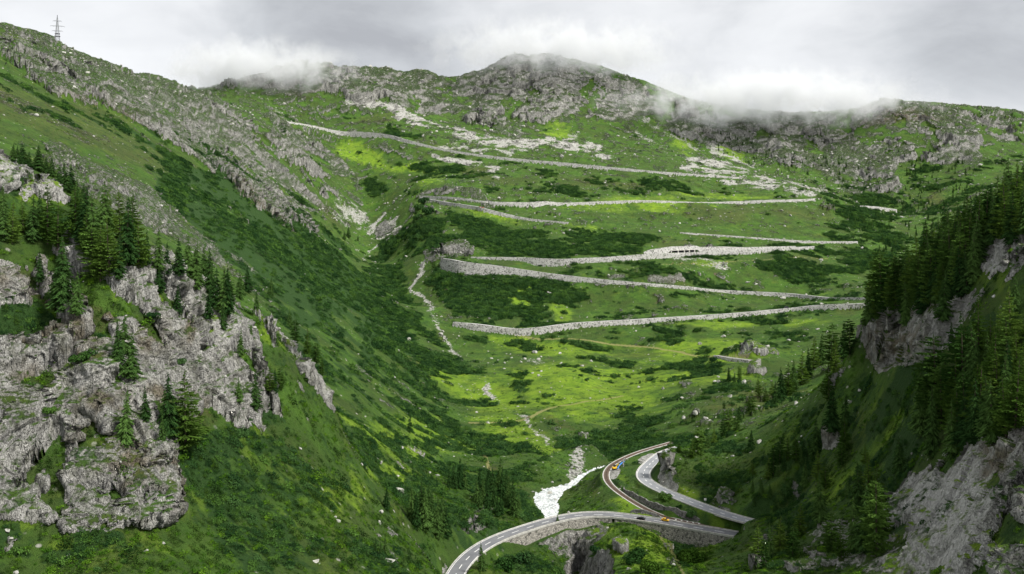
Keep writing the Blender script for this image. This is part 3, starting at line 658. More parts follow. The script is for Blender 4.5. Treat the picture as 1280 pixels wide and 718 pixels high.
rsel = (amp > 0.03) & (np.abs(UG) < 0.8)
for lo_, hi_, lams in ((0, 480, (13, 5.5, 2.4)), (480, 1300, (24, 9)), (1300, 6000, (60, 26))):
    m_ = rsel & (YF >= lo_) & (YF < hi_)
    if not m_.any(): continue
    x_, y_, z_ = XF[m_], YF[m_], ZF[m_]; a_ = 0
    xr, zr_ = x_*0.94-z_*0.34, x_*0.34+z_*0.94        # bedding dips to the left
    for q, lam in enumerate(lams):
        a_ = a_+lam*(0.26 if q == 0 else 0.22)*facets(xr/lam, y_/lam, zr_/(lam*1.7), 900+q*7+int(hi_))*((0.35+0.65*bigrock[m_]) if lam > 12 else 1)
    disp[m_] = disp[m_]*0.55+a_
XF += Nn[..., 0]*disp*amp; YF += Nn[..., 1]*disp*amp; ZF += Nn[..., 2]*disp*amp*0.6
Nn = normals(XF, YF, ZF).astype(np.float32)
print('relief', round(time.time()-T0, 1))

# paths trodden in the turf
PXF = XF/YF*F+640; PYF = HORIZON-ZF/YF*F
pathm = np.zeros_like(ZF)
SF = ZF/YF
SMAX = np.maximum.accumulate(np.where(YF > 125, SF, -9), axis=1)
def ground(px, py, ymin=0.0):
    """the terrain point seen at (px, py); rows may lie behind something nearer when ymin is given"""
    u = (px-640)/F; s = (HORIZON-py)/F
    c = int(np.argmin(np.abs(UU-u)))
    col = SF[c]; yy = YF[c]
    if ymin > 0:
        k = int(np.argmax((col >= s) & (yy > ymin)))
        if not (col[k] >= s and yy[k] > ymin):
            k = int(np.argmax(np.where(yy > ymin, col, -9)*np.where(yy < ymin*1.5, 1, -9)))
    else:
        k = int(np.argmax(SMAX[c] >= s))
        if SMAX[c, k] < s: k = int(np.argmax(col))
    return c, k
def gpt(px, py, ymin=0.0):
    c, k = ground(px, py, ymin); return Vector((float(XF[c, k]), float(YF[c, k]), float(ZF[c, k]))), c, k
TRAILS = [([(588,529),(620,529),(645,527),(660,522),(680,514),(700,508),(725,504),(750,501),(778,496)], 2.2, 700),
          ([(575,533),(585,545),(600,560),(608,575),(612,590)], 1.4, 0), ([(500,505),(540,545),(565,560)], .0, 0),
          ([(786,652),(800,657),(813,663),(826,673),(839,684),(846,700),(852,714),(856,730)], 1.0, 300),
          ([(636,417),(700,424),(760,431),(820,436),(900,444)], 2.2, 1000), ([(850,440),(935,446)], 2.0, 950), ([(800,335),(1000,322),(1060,324)], 1.2, 1300)]
for pts, hw, ymin in TRAILS:
    if hw == 0: continue
    L = catmull([gpt(a, b, ymin)[0][:2] for a, b in pts], 2.0 if hw < 2 else 4.0)
    pad = 12
    for s in range(0, len(L), 20):
        Q = L[s:s+21]
        sel = (XF > Q[:, 0].min()-pad) & (XF < Q[:, 0].max()+pad) & (YF > Q[:, 1].min()-pad) & (YF < Q[:, 1].max()+pad)
        if not sel.any(): continue
        dd = np.sqrt(((XF[sel][:, None]-Q[None, :, 0])**2+(YF[sel][:, None]-Q[None, :, 1])**2).min(1))
        pathm[sel] = np.maximum(pathm[sel], 1-sstep(dd, hw*.7, hw*1.6))

# ------------------------------------------------------------------ terrain mesh
nv = NC*NR
tm = bpy.data.meshes.new('mountain_terrain')
co = np.stack([XF, YF, ZF], -1).reshape(-1, 3)
ii = np.arange(nv).reshape(NC, NR)
quads = np.stack([ii[:-1, :-1], ii[1:, :-1], ii[1:, 1:], ii[:-1, 1:]], -1).reshape(-1, 4)
tm.vertices.add(nv); tm.vertices.foreach_set('co', co.astype(np.float32).ravel())
tm.loops.add(quads.size); tm.loops.foreach_set('vertex_index', quads.astype(np.int32).ravel())
tm.polygons.add(len(quads)); tm.polygons.foreach_set('loop_start', np.arange(0, quads.size, 4, dtype=np.int32))
tm.polygons.foreach_set('use_smooth', np.ones(len(quads), bool))
tm.update(calc_edges=True)
def vattr(mesh, name, *ch):
    a = mesh.attributes.new(name, 'FLOAT_COLOR', 'POINT')
    arr = np.stack([np.broadcast_to(np.asarray(c, np.float32), (NC, NR)) for c in ch], -1).reshape(-1, 4).astype(np.float32)
    a.data.foreach_set('color', arr.ravel())
one = np.ones_like(ZF)
var = 0.5+0.5*fbm2(XG, YG, 120, 3, 201)
vattr(tm, 'cover_a', np.clip(rk2, 0, 1), np.maximum(np.clip(scree*(1-ROADSIDE), 0, 1), gravel), np.clip(shrub, 0, 1), one)
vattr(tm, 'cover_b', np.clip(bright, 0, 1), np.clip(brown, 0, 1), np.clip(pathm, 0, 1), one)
vattr(tm, 'cover_c', np.clip(pink, 0, 1), np.clip(ROADSIDE, 0, 1), np.clip(NEAR, 0, 1), one)

def newmat(name):
    m = bpy.data.materials.new(name); m.use_nodes = True
    for n in list(m.node_tree.nodes): m.node_tree.nodes.remove(n)
    return m, NT(m.node_tree)
def finish(t, color, rough=0.9, normal=None, **kw):
    ins = {'Base Color': color, 'Roughness': rough}; ins.update(kw)
    if normal is not None: ins['Normal'] = normal
    b = t.n('ShaderNodeBsdfPrincipled', ins); b.inputs['Specular IOR Level'].default_value = kw.get('Specular IOR Level', 0.15)
    t.n('ShaderNodeOutputMaterial', {'Surface': b.outputs[0]})
    return b

mat_terr, t = newmat('alpine_ground')
geo = t.n('ShaderNodeNewGeometry'); pos = geo.outputs['Position']
ca = t.n('ShaderNodeSeparateColor', {'Color': t.n('ShaderNodeAttribute', attribute_name='cover_a').outputs['Color']})
cb = t.n('ShaderNodeSeparateColor', {'Color': t.n('ShaderNodeAttribute', attribute_name='cover_b').outputs['Color']})
cc = t.n('ShaderNodeSeparateColor', {'Color': t.n('ShaderNodeAttribute', attribute_name='cover_c').outputs['Color']})
n_big = t.noise(pos, 0.012, 4, 0.6); n_mid = t.noise(pos, 0.06, 5, 0.62); n_sm = t.noise(pos, 0.35, 5, 0.65); n_fi = t.noise(pos, 1.6, 4, 0.7)
# turf
g = t.mix(t.ramp(n_mid, [(0.35, 0.0), (0.62, 1.0)]), (0.029, 0.086, 0.012), (0.062, 0.140, 0.018))
gb = t.mix(t.ramp(n_mid, [(0.35, 0.0), (0.65, 1.0)]), (0.115, 0.225, 0.014), (0.205, 0.325, 0.022))  # yellow-green pasture, lightened so the colour carries the valley's sunlight
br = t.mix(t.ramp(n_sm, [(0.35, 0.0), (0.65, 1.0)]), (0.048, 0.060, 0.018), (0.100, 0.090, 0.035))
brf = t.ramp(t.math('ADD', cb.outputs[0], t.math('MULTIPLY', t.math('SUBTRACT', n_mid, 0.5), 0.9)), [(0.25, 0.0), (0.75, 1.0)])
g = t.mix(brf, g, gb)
bwf = t.ramp(t.math('ADD', cb.outputs[1], t.math('MULTIPLY', t.math('SUBTRACT', n_sm, 0.5), 1.3)), [(0.38, 0.0), (0.9, 0.85)])
g = t.mix(bwf, g, br)
g = t.mix(t.ramp(n_sm, [(0.55, 0.0), (0.78, 0.55)]), g, (0.018, 0.045, 0.010))
g = t.mix(t.ramp(n_fi, [(0.3, 0.0), (0.75, 0.6)]), g, t.mix(0.5, g, (0.12, 0.17, 0.03)))
olive = t.ramp(t.noise(pos, 0.022, 6, 0.68), [(0.40, 0.0), (0.60, 0.85)])
g = t.mix(t.math('MULTIPLY', olive, t.math('SUBTRACT', 1.0, t.math('MULTIPLY', cb.outputs[0], 0.8))), g, t.mix(n_sm, (0.028, 0.058, 0.012), (0.066, 0.092, 0.024)))
g = t.mix(t.ramp(t.noise(pos, 0.10, 6, 0.72), [(0.52, 0.0), (0.64, 0.8)]), g, (0.018, 0.050, 0.012))
g = t.mix(t.ramp(t.noise(pos, 0.045, 6, 0.7), [(0.56, 0.0), (0.70, 0.6)]), g, (0.115, 0.165, 0.022))
# shrub undergrowth
shf = t.ramp(t.math('ADD', ca.outputs[2], t.math('MULTIPLY', t.math('SUBTRACT', n_sm, 0.5), 0.9)), [(0.35, 0.0), (0.7, 0.9)])
g = t.mix(shf, g, t.mix(n_fi, (0.008, 0.026, 0.007), (0.040, 0.095, 0.020)))
pkf = t.ramp(t.math('MULTIPLY', cc.outputs[0], t.math('ADD', n_sm, 0.3)), [(0.3, 0.0), (0.8, 0.75)])
g = t.mix(pkf, g, (0.16, 0.075, 0.10))
# rock
mpz = t.n('ShaderNodeMapping', {'Vector': pos, 'Scale': (1.0, 1.0, 0.35)})
rn1 = t.noise(mpz.outputs[0], 0.10, 6, 0.68, 0.6); rn2 = t.noise(mpz.outputs[0], 0.55, 6, 0.7, 0.4); rn3 = t.noise(pos, 0.018, 4, 0.55)
wpn = t.n('ShaderNodeTexNoise', {'Vector': mpz.outputs[0], 'Scale': 0.3, 'Detail': 4.0})
wpz = t.n('ShaderNodeVectorMath', {0: mpz.outputs[0], 1: t.n('ShaderNodeVectorMath', {0: wpn.outputs['Color'], 1: (6.0, 6.0, 6.0)}, operation='MULTIPLY').outputs[0]}, operation='ADD').outputs[0]
vo = t.n('ShaderNodeTexVoronoi', {'Vector': wpz, 'Scale': 0.20, 'Randomness': 1.0}, feature='DISTANCE_TO_EDGE')
vo2 = t.n('ShaderNodeTexVoronoi', {'Vector': wpz, 'Scale': 0.7, 'Randomness': 1.0}, feature='DISTANCE_TO_EDGE')
rc = t.ramp(rn1, [(0.30, (0.10, 0.10, 0.10)), (0.42, (0.30, 0.30, 0.285)), (0.54, (0.47, 0.46, 0.43)), (0.66, (0.66, 0.65, 0.61))])
rc = t.mix(0.45, rc, t.ramp(rn2, [(0.36, (0.07, 0.07, 0.07)), (0.48, (0.32, 0.32, 0.30)), (0.62, (0.70, 0.69, 0.66))]))
stk = t.n('ShaderNodeMapping', {'Vector': pos, 'Scale': (1.0, 1.0, 0.12)})
rc = t.mix(t.ramp(t.noise(stk.outputs[0], 0.33, 5, 0.65, 0.3), [(0.52, 0.0), (0.62, 0.85)]), rc, (0.045, 0.045, 0.048))
rc = t.mix(t.ramp(rn3, [(0.48, 0.0), (0.70, 0.5)]), rc, t.mix(0.55, rc, (0.09, 0.092, 0.095)))
rc = t.mix(t.ramp(t.noise(pos, 0.045, 5, 0.6), [(0.56, 0.0), (0.70, 0.55)]), rc, (0.62, 0.61, 0.58))
rc = t.mix(t.math('MULTIPLY', cc.outputs[2], 0.30), rc, (0.62, 0.61, 0.58))
lich = t.ramp(t.noise(pos, 0.22, 4, 0.6), [(0.48, 0.0), (0.64, 0.6)])
rc = t.mix(lich, rc, t.mix(0.3, (0.075, 0.085, 0.03), rc))
rc = t.mix(t.math('MULTIPLY', cc.outputs[2], 0.0), rc, t.mix(0.5, rc, (0.05, 0.05, 0.052), 'MULTIPLY'))
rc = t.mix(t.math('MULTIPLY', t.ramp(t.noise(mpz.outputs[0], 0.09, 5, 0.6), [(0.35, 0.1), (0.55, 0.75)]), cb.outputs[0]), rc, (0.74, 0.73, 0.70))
rst = t.math('MULTIPLY', t.ramp(t.noise(pos, 0.13, 3, 0.6), [(0.42, 0.0), (0.58, 0.8)]), cb.outputs[1])
rc = t.mix(rst, rc, t.mix(n_sm, (0.06, 0.065, 0.022), (0.19, 0.12, 0.05)))
crack = t.ramp(vo.outputs['Distance'], [(0.0, 0.8), (0.05, 0.0)])
rc = t.mix(t.math('MULTIPLY', crack, 0.55), rc, (0.03, 0.03, 0.03))
rc = t.mix(t.math('MULTIPLY', t.ramp(vo2.outputs['Distance'], [(0.0, 0.7), (0.06, 0.0)]), 0.4), rc, (0.04, 0.04, 0.04))
rmf = t.ramp(t.math('ADD', ca.outputs[0], t.math('MULTIPLY', t.math('SUBTRACT', t.noise(pos, 0.16, 6, 0.7), 0.5), 1.5)), [(0.46, 0.0), (0.54, 1.0)])
# turf clings to flat ledges
ledge = t.ramp(t.n('ShaderNodeSeparateXYZ', {0: geo.outputs['Normal']}).outputs[2], [(0.60, 0.0), (0.80, 1.0)])
ledge = t.math('MULTIPLY', ledge, t.ramp(n_sm, [(0.38, 0.0), (0.52, 1.0)]))
rmf = t.math('MULTIPLY', rmf, t.math('SUBTRACT', 1.0, ledge))
# scree
vs = t.n('ShaderNodeTexVoronoi', {'Vector': pos, 'Scale': 0.45}, feature='F1')
sc_c = t.mix(t.ramp(n_fi, [(0.3, 0.0), (0.7, 1.0)]), (0.24, 0.24, 0.225), (0.60, 0.595, 0.56))
sc_c = t.mix(t.ramp(vs.outputs['Distance'], [(0.45, 0.0), (0.75, 0.8)]), sc_c, (0.10, 0.10, 0.08))
scf = t.ramp(t.math('ADD', ca.outputs[1], t.math('MULTIPLY', t.math('SUBTRACT', t.noise(pos, 0.25, 5, 0.7), 0.5), 1.6)), [(0.46, 0.0), (0.58, 1.0)])
# small pale stones strewn in the turf
vst = t.n('ShaderNodeTexVoronoi', {'Vector': pos, 'Scale': 0.16}, feature='F1')
stf = t.math('MULTIPLY', t.ramp(vst.outputs['Distance'], [(0.10, 1.0), (0.17, 0.0)]), t.ramp(t.noise(pos, 0.03, 3, 0.6), [(0.50, 0.0), (0.62, 1.0)]))
stf = t.math('MULTIPLY', stf, t.math('SUBTRACT', 1.0, shf))
col = t.mix(stf, g, (0.42, 0.41, 0.37))
col = t.mix(scf, col, sc_c)
col = t.mix(rmf, col, rc)
ptf = t.ramp(t.math('ADD', cb.outputs[2], t.math('MULTIPLY', t.math('SUBTRACT', n_fi, 0.5), 0.5)), [(0.35, 0.0), (0.7, 0.75)])
col = t.mix(ptf, col, (0.26, 0.25, 0.10))
hgt = t.math('ADD', t.math('MULTIPLY', rn2, 1.0), t.math('MULTIPLY', n_fi, 0.5))
hgt = t.math('ADD', hgt, t.math('MULTIPLY', t.ramp(vo2.outputs['Distance'], [(0.0, 0.0), (0.12, 1.0)]), t.math('MULTIPLY', rmf, 0.35)))
bmp0 = t.n('ShaderNodeBump', {'Height': t.math('MULTIPLY', rn1, t.math('ADD', rmf, 0.15)), 'Strength': 1.0, 'Distance': 9.0})
bmp = t.n('ShaderNodeBump', {'Height': hgt, 'Strength': 1.0, 'Distance': 2.2, 'Normal': bmp0.outputs[0]})
finish(t, col, 0.95, bmp.outputs[0])
tm.materials.append(mat_terr)
terr = link(bpy.data.objects.new('mountain_terrain', tm))
tag(terr, 'grassy and rocky mountain valley sides under the cloud', kind='structure')
print('terrain mesh', round(time.time()-T0, 1))
# ------------------------------------------------------------------ materials for built things
def simple(name, col, rough=0.8, metal=0.0, var=0.25, scale=2.0):
    m, t = newmat(name)
    p = t.n('ShaderNodeTexCoord').outputs['Object']
    n = t.noise(p, scale, 4, 0.6)
    c = t.mix(t.ramp(n, [(0.3, 0.0), (0.7, 1.0)]), tuple(c*(1-var) for c in col), tuple(min(1, c*(1+var)) for c in col))
    b = finish(t, c, rough); b.inputs['Metallic'].default_value = metal
    return m
def masonry(name, pale, dark, scale, joint=0.10):
    m, t = newmat(name)
    pos = t.n('ShaderNodeNewGeometry').outputs['Position']
    vo = t.n('ShaderNodeTexVoronoi', {'Vector': pos, 'Scale': scale}, feature='F1')
    ve = t.n('ShaderNodeTexVoronoi', {'Vector': pos, 'Scale': scale}, feature='DISTANCE_TO_EDGE')
    hs = t.n('ShaderNodeSeparateColor', {'Color': vo.outputs['Color']})
    c = t.mix(t.math('ADD', t.math('MULTIPLY', hs.outputs[0], 0.6), t.math('MULTIPLY', t.noise(pos, 0.06, 4, 0.7), 0.5)), dark, pale)
    c = t.mix(t.ramp(t.noise(pos, 0.25, 5, 0.65), [(0.38, 0.0), (0.7, 0.5)]), c, tuple(x*0.75 for x in dark))
    c = t.mix(t.ramp(hs.outputs[1], [(0.80, 0.0), (0.86, 0.75)]), c, (0.05, 0.05, 0.045))
    c = t.mix(t.ramp(ve.outputs['Distance'], [(0.0, 0.75), (joint, 0.0)]), c, (0.06, 0.06, 0.055))
    c = t.mix(t.ramp(t.noise(pos, 0.09, 4, 0.7), [(0.57, 0.0), (0.68, 0.75)]), c, (0.05, 0.08, 0.025))
    c = t.mix(t.ramp(t.noise(pos, 0.35, 5, 0.7), [(0.54, 0.0), (0.66, 0.5)]), c, tuple(x*0.45 for x in dark))
    b = t.n('ShaderNodeBump', {'Height': ve.outputs['Distance'], 'Strength': 0.9, 'Distance': 0.5})
    finish(t, c, 0.95, b.outputs[0]); return m
mat_wall = masonry('pale_granite_masonry', (0.68, 0.67, 0.645), (0.40, 0.395, 0.38), 0.62)
mat_wall_low = masonry('grey_coursed_masonry', (0.42, 0.40, 0.36), (0.24, 0.23, 0.21), 1.1)
mat_wall_rail = masonry('dark_rubble_masonry', (0.26, 0.255, 0.24), (0.13, 0.13, 0.125), 0.8)
mat_cut = masonry('tan_quarried_rock', (0.56, 0.50, 0.40), (0.30, 0.27, 0.22), 0.22)
mat_con = simple('weathered_concrete', (0.50, 0.49, 0.46), 0.85, 0, 0.2, 0.4)
def asphalt(name, c0, c1):
    m, t = newmat(name)
    pos = t.n('ShaderNodeNewGeometry').outputs['Position']
    n = t.noise(pos, 0.12, 5, 0.65); n2 = t.noise(pos, 2.5, 3, 0.6)
    c = t.mix(t.ramp(n, [(0.35, 0.0), (0.65, 1.0)]), c0, c1)
    c = t.mix(t.ramp(n2, [(0.4, 0.0), (0.8, 0.35)]), c, tuple(x*0.7 for x in c0))
    finish(t, c, 0.85); return m
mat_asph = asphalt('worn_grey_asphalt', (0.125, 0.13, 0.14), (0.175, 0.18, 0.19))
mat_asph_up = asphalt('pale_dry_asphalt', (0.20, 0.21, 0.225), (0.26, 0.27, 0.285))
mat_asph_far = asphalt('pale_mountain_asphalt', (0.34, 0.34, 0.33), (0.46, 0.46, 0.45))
mat_paint = simple('white_road_paint', (0.78, 0.78, 0.76), 0.7, 0, 0.1, 0.6)
mat_kerb = simple('pale_kerb_stone', (0.42, 0.415, 0.39), 0.9, 0, 0.3, 0.5)
mat_ballast = simple('brown_rail_ballast', (0.14, 0.11, 0.09), 0.95, 0, 0.4, 0.9)
mat_rail = simple('rusty_rail_steel', (0.20, 0.13, 0.10), 0.5, 0.5, 0.2, 0.5)
mat_wood = simple('dark_sleeper_wood', (0.09, 0.07, 0.05), 0.9, 0, 0.3, 1.0)
mat_steel = simple('galvanised_steel', (0.30, 0.31, 0.33), 0.55, 0.3, 0.15, 0.2)
mat_dsteel = simple('dark_steel', (0.035, 0.035, 0.05), 0.6, 0.2, 0.15, 0.3)
mat_tyre = simple('black_rubber', (0.02, 0.02, 0.02), 0.8)
mat_glass = simple('dark_car_glass', (0.03, 0.035, 0.04), 0.12, 0, 0.1)
mat_gravel = masonry('grey_gravel', (0.42, 0.40, 0.385), (0.28, 0.27, 0.26), 2.2, 0.05)
def paint(name, col): return simple(name, col, 0.32, 0, 0.06, 1.5)

# water: white glacial foam
mat_water, t = newmat('white_foaming_water')
pos = t.n('ShaderNodeNewGeometry').outputs['Position']
n1 = t.noise(pos, 0.30, 6, 0.75, 1.5); n2 = t.noise(pos, 0.9, 5, 0.7, 0.8)
wcol = t.ramp(t.math('ADD', t.math('MULTIPLY', n1, 0.6), t.math('MULTIPLY', n2, 0.4)), [(0.38, (0.07, 0.085, 0.085)), (0.46, (0.24, 0.27, 0.27)), (0.51, (0.55, 0.58, 0.58)), (0.60, (0.78, 0.79, 0.79))])
finish(t, wcol, 0.4, t.n('ShaderNodeBump', {'Height': n2, 'Strength': 0.6, 'Distance': 0.5}).outputs[0])

def foliage(name, dark, lite, scale=0.5, trans=0.0):
    m, t = newmat(name)
    oi = t.n('ShaderNodeObjectInfo')
    pos = t.n('ShaderNodeTexCoord').outputs['Object']
    n = t.noise(pos, scale, 3, 0.6)
    f = t.math('ADD', t.math('MULTIPLY', n, 0.8), t.math('MULTIPLY', t.math('SUBTRACT', oi.outputs['Random'], 0.5), 0.9))
    c = t.mix(t.ramp(f, [(0.12, 0.0), (0.72, 1.0)]), dark, lite)
    d = t.n('ShaderNodeBsdfDiffuse', {'Color': c}); tr = t.n('ShaderNodeBsdfTranslucent', {'Color': c})
    mxs = t.n('ShaderNodeMixShader', {0: trans, 1: d.outputs[0], 2: tr.outputs[0]})
    t.n('ShaderNodeOutputMaterial', {'Surface': mxs.outputs[0]}); return m
mat_spruce = foliage('dark_spruce_needles', (0.024, 0.060, 0.016), (0.074, 0.142, 0.034), 0.4, 0.12)
mat_pine = foliage('green_pine_needles', (0.028, 0.068, 0.014), (0.085, 0.160, 0.030), 0.4, 0.15)
mat_larch = foliage('light_larch_needles', (0.044, 0.092, 0.015), (0.105, 0.180, 0.030), 0.4, 0.2)
mat_alder = foliage('green_alder_leaves', (0.028, 0.074, 0.018), (0.088, 0.180, 0.036), 0.6, 0.15)
mat_alder_dk = foliage('dark_alder_leaves', (0.022, 0.060, 0.020), (0.068, 0.145, 0.042), 0.6, 0.15)
mat_birch = foliage('bright_bush_leaves', (0.035, 0.085, 0.012), (0.070, 0.145, 0.020), 0.6, 0.25)
mat_herb = foliage('meadow_herb_leaves', (0.055, 0.145, 0.014), (0.125, 0.25, 0.022), 0.9, 0.2)
mat_fern = foliage('dark_fern_leaves', (0.018, 0.045, 0.010), (0.050, 0.100, 0.018), 0.9, 0.15)
mat_bark = simple('grey_brown_bark', (0.085, 0.068, 0.052), 0.95, 0, 0.3, 1.2)
mat_boulder, t = newmat('pale_granite_boulder')
op = t.n('ShaderNodeTexCoord').outputs['Object']; oi = t.n('ShaderNodeObjectInfo')
bc = t.ramp(t.noise(op, 0.8, 6, 0.7), [(0.3, (0.13, 0.13, 0.125)), (0.5, (0.38, 0.375, 0.35)), (0.7, (0.62, 0.61, 0.58))])
bc = t.mix(t.math('MULTIPLY', oi.outputs['Random'], 0.35), bc, (0.25, 0.26, 0.2))
finish(t, bc, 0.95, t.n('ShaderNodeBump', {'Height': t.noise(op, 2.0, 5, 0.7), 'Strength': 0.7, 'Distance': 0.4}).outputs[0])

# ------------------------------------------------------------------ ribbons: roads, kerbs, walls
def frame(P):
    tx = np.gradient(P[:, 0]); ty = np.gradient(P[:, 1]); ln = np.hypot(tx, ty)+1e-9
    nx, ny = -ty/ln, tx/ln
    nx = np.convolve(np.pad(nx, 2, 'edge'), np.ones(5)/5, 'valid'); ny = np.convolve(np.pad(ny, 2, 'edge'), np.ones(5)/5, 'valid')
    l2 = np.hypot(nx, ny); return nx/l2, ny/l2
def prism(name, P, section, mat, parent=None, closed=True, nx=None, ny=None):
    """sweep a section [(lateral, height), ...] (arrays or numbers) along P"""
    if nx is None: nx, ny = frame(P)
    n = len(P); V = []
    for l, h in section:
        l = np.broadcast_to(l, (n,)); h = np.broadcast_to(h, (n,))
        V.append(np.stack([P[:, 0]+nx*l, P[:, 1]+ny*l, P[:, 2]+h], 1))
    V = np.stack(V, 1); k = len(section); V = V.reshape(-1, 3); Fq = []
    kk = k if closed else k-1
    for i in range(n-1):
        for j in range(kk):
            a = i*k+j; b = i*k+(j+1) % k; Fq.append((a, b, b+k, a+k))
    if closed and k > 2:
        Fq.append(tuple(range(k-1, -1, -1))); Fq.append(tuple((n-1)*k+j for j in range(k)))
    return mesh_obj(name, V, Fq, mat, parent)
def thin(P, step):
    d = np.concatenate([[0], np.cumsum(np.hypot(np.diff(P[:, 0]), np.diff(P[:, 1])))])
    s = np.linspace(0, d[-1], max(3, int(d[-1]/step)))
    return np.stack([np.interp(s, d, P[:, c]) for c in range(P.shape[1])], 1)
def smoothline(P, k=30):
    P = P.copy(); P[1:-1] = blur1(P, k, 0)[1:-1]; return P
def markings(name, P, parent, dash=5.0, gap=6.5, w=0.16, z=0.03, half=3.65, edge=True):
    Q = thin(P, 1.0); nx, ny = frame(Q); V = []; Fq = []
    def strip(a, b, l, ww):
        for i in range(a, b):
            q = []
            for j, s in ((i, -1), (i, 1), (i+1, 1), (i+1, -1)):
                q.append((Q[j, 0]+nx[j]*(l+s*ww), Q[j, 1]+ny[j]*(l+s*ww), Q[j, 2]+z))
            k = len(V); V.extend(q); Fq.append((k, k+1, k+2, k+3))
    i = 3
    while i+dash < len(Q)-1: strip(i, int(i+dash), 0, w); i = int(i+dash+gap)
    if edge: strip(0, len(Q)-1, half, 0.11); strip(0, len(Q)-1, -half, 0.11)
    return mesh_obj(name, V, Fq, mat_paint, parent)

PL = smoothline(W_LOWER, 60); PU = smoothline(W_UPPER, 60); PR = smoothline(W_RAIL, 60)
QL = thin(PL, 2.0); QU = thin(PU, 2.0); QR = thin(PR, 2.0)
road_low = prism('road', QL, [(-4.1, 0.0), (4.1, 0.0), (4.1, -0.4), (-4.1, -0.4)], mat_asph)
tag(road_low, 'grey two lane asphalt road curving across the gorge in the valley bottom', kind='structure')
markings('road_markings', PL, road_low)
for s in (1, -1):
    prism('kerb', QL+np.array([0, 0, 0.0]), [(s*4.12, -0.3), (s*4.12, 0.42 if s > 0 else 0.34), (s*4.50, 0.42 if s > 0 else 0.34), (s*4.50, -0.6)], mat_kerb, road_low)
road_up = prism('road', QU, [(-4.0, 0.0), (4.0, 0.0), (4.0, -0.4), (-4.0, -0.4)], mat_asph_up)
tag(road_up, 'pale two lane asphalt road bending round the rock above the railway', kind='structure')
markings('road_markings', PU, road_up, 3.0, 5.0, 0.2)
for s in (1, -1):
    prism('kerb', QU, [(s*4.02, -0.3), (s*4.02, 0.3), (s*4.5, 0.3), (s*4.5, -0.6)], mat_kerb, road_up)
# railway
rail = prism('railway_track', QR, [(-1.7, -0.02), (1.7, -0.02), (2.3, -0.4), (-2.3, -0.4)], mat_ballast)
tag(rail, 'narrow gauge railway track on brown ballast curving beside the river', kind='structure')
for s in (1, -1):
    prism('rail', QR, [(s*0.5-0.08, 0.0), (s*0.5-0.08, 0.22), (s*0.5+0.08, 0.22), (s*0.5+0.08, 0.0)], mat_rail, rail)
    prism('track_edging', QR, [(s*1.95-0.3, -0.3), (s*1.95-0.3, 0.06), (s*1.95+0.3, 0.06), (s*1.95+0.3, -0.3)], mat_kerb, rail)
Q = thin(PR, 0.9); nx, ny = frame(Q); V = []; Fq = []
for i in range(len(Q)-1):
    tx, ty = ny[i], -nx[i]
    for h in (0.0, 0.09):
        for a, b in ((-1, -1), (1, -1), (1, 1), (-1, 1)):
            V.append((Q[i, 0]+nx[i]*a*1.0+tx*b*0.13, Q[i, 1]+ny[i]*a*1.0+ty*b*0.13, Q[i, 2]+h))
    k = i*8; Fq += [(k+4, k+5, k+6, k+7), (k, k+1, k+5, k+4), (k+1, k+2, k+6, k+5), (k+2, k+3, k+7, k+6), (k+3, k, k+4, k+7)]
tag(mesh_obj('sleepers', V, Fq, mat_wood, rail), kind='stuff')

def wall_along(P, spec, lat, label, mat, batter=0.12, group=None, thick=0.9, top=0.0, down=3.0, name='retaining_wall'):
    """a masonry wall under the edge of a bed: spec gives the height below the bed at photo columns"""
    Q = thin(P, 2.0); px = Q[:, 0]/Q[:, 1]*F+640
    h = np.interp(px, [s[0] for s in spec], [s[1] for s in spec], left=0, right=0)
    ok = (px > spec[0][0]) & (px < spec[-1][0]); Q = Q[ok]; h = h[ok]
    if len(Q) < 3: return None
    sg = 1 if lat > 0 else -1
    rough = 0.12*np.sin(np.arange(len(Q))*1.7)
    o = prism(name, Q, [(lat, top), (lat+sg*(batter*(h+down)+rough*0), -(h+down)), (lat-sg*thick, -(h+down)), (lat-sg*thick, top)], mat)
    tag(o, label, 'wall', group); return o
wall_along(PL, [s for s in LOW_WALL if s[0] <= 772], -4.25, 'long pale stone wall carrying the valley road over the gorge', mat_wall_low, top=0.3)
wall_along(PL, [s for s in LOW_WALL if s[0] >= 770], -4.25, 'high brown grey masonry wall under the valley road, bushes at its foot', mat_wall_low, top=0.3)
# rubble wall between railway and upper meadow
def uphill_wall(P, spec, lat, label, mat, lean=0.2, base=-1.0):
    Q = thin(P, 2.0); px = Q[:, 0]/Q[:, 1]*F+640
    order = np.arange(len(Q)); ok = (px > spec[0][0]) & (px < spec[-1][0]) & (Q[:, 1] < 600)
    Q = Q[ok]; h = np.interp(px[ok], [s[0] for s in spec], [s[1] for s in spec])
    sg = 1 if lat > 0 else -1
    h = h*(1+0.08*np.sin(np.arange(len(Q))*0.9)+0.06*np.sin(np.arange(len(Q))*2.3))
    o = prism('retaining_wall', Q, [(lat, base), (lat+sg*lean*h, h), (lat+sg*(lean*h+0.8), h), (lat+sg*(lean*h+0.8), base)], mat)
    return tag(o, label, 'wall')
uphill_wall(PR, [(772, 1.5), (785, 3), (800, 3.2), (817, 4.0), (838, 4.6), (856, 4.2), (868, 2.2), (876, 1)], 2.9, 'dark rubble wall along the uphill side of the railway', mat_wall_rail)
uphill_wall(PL, [(780, .6), (790, 2.6), (803, 3.0), (815, 2.0), (824, .5)], 5.2, 'short rubble wall between the valley road and the railway', mat_wall_rail)

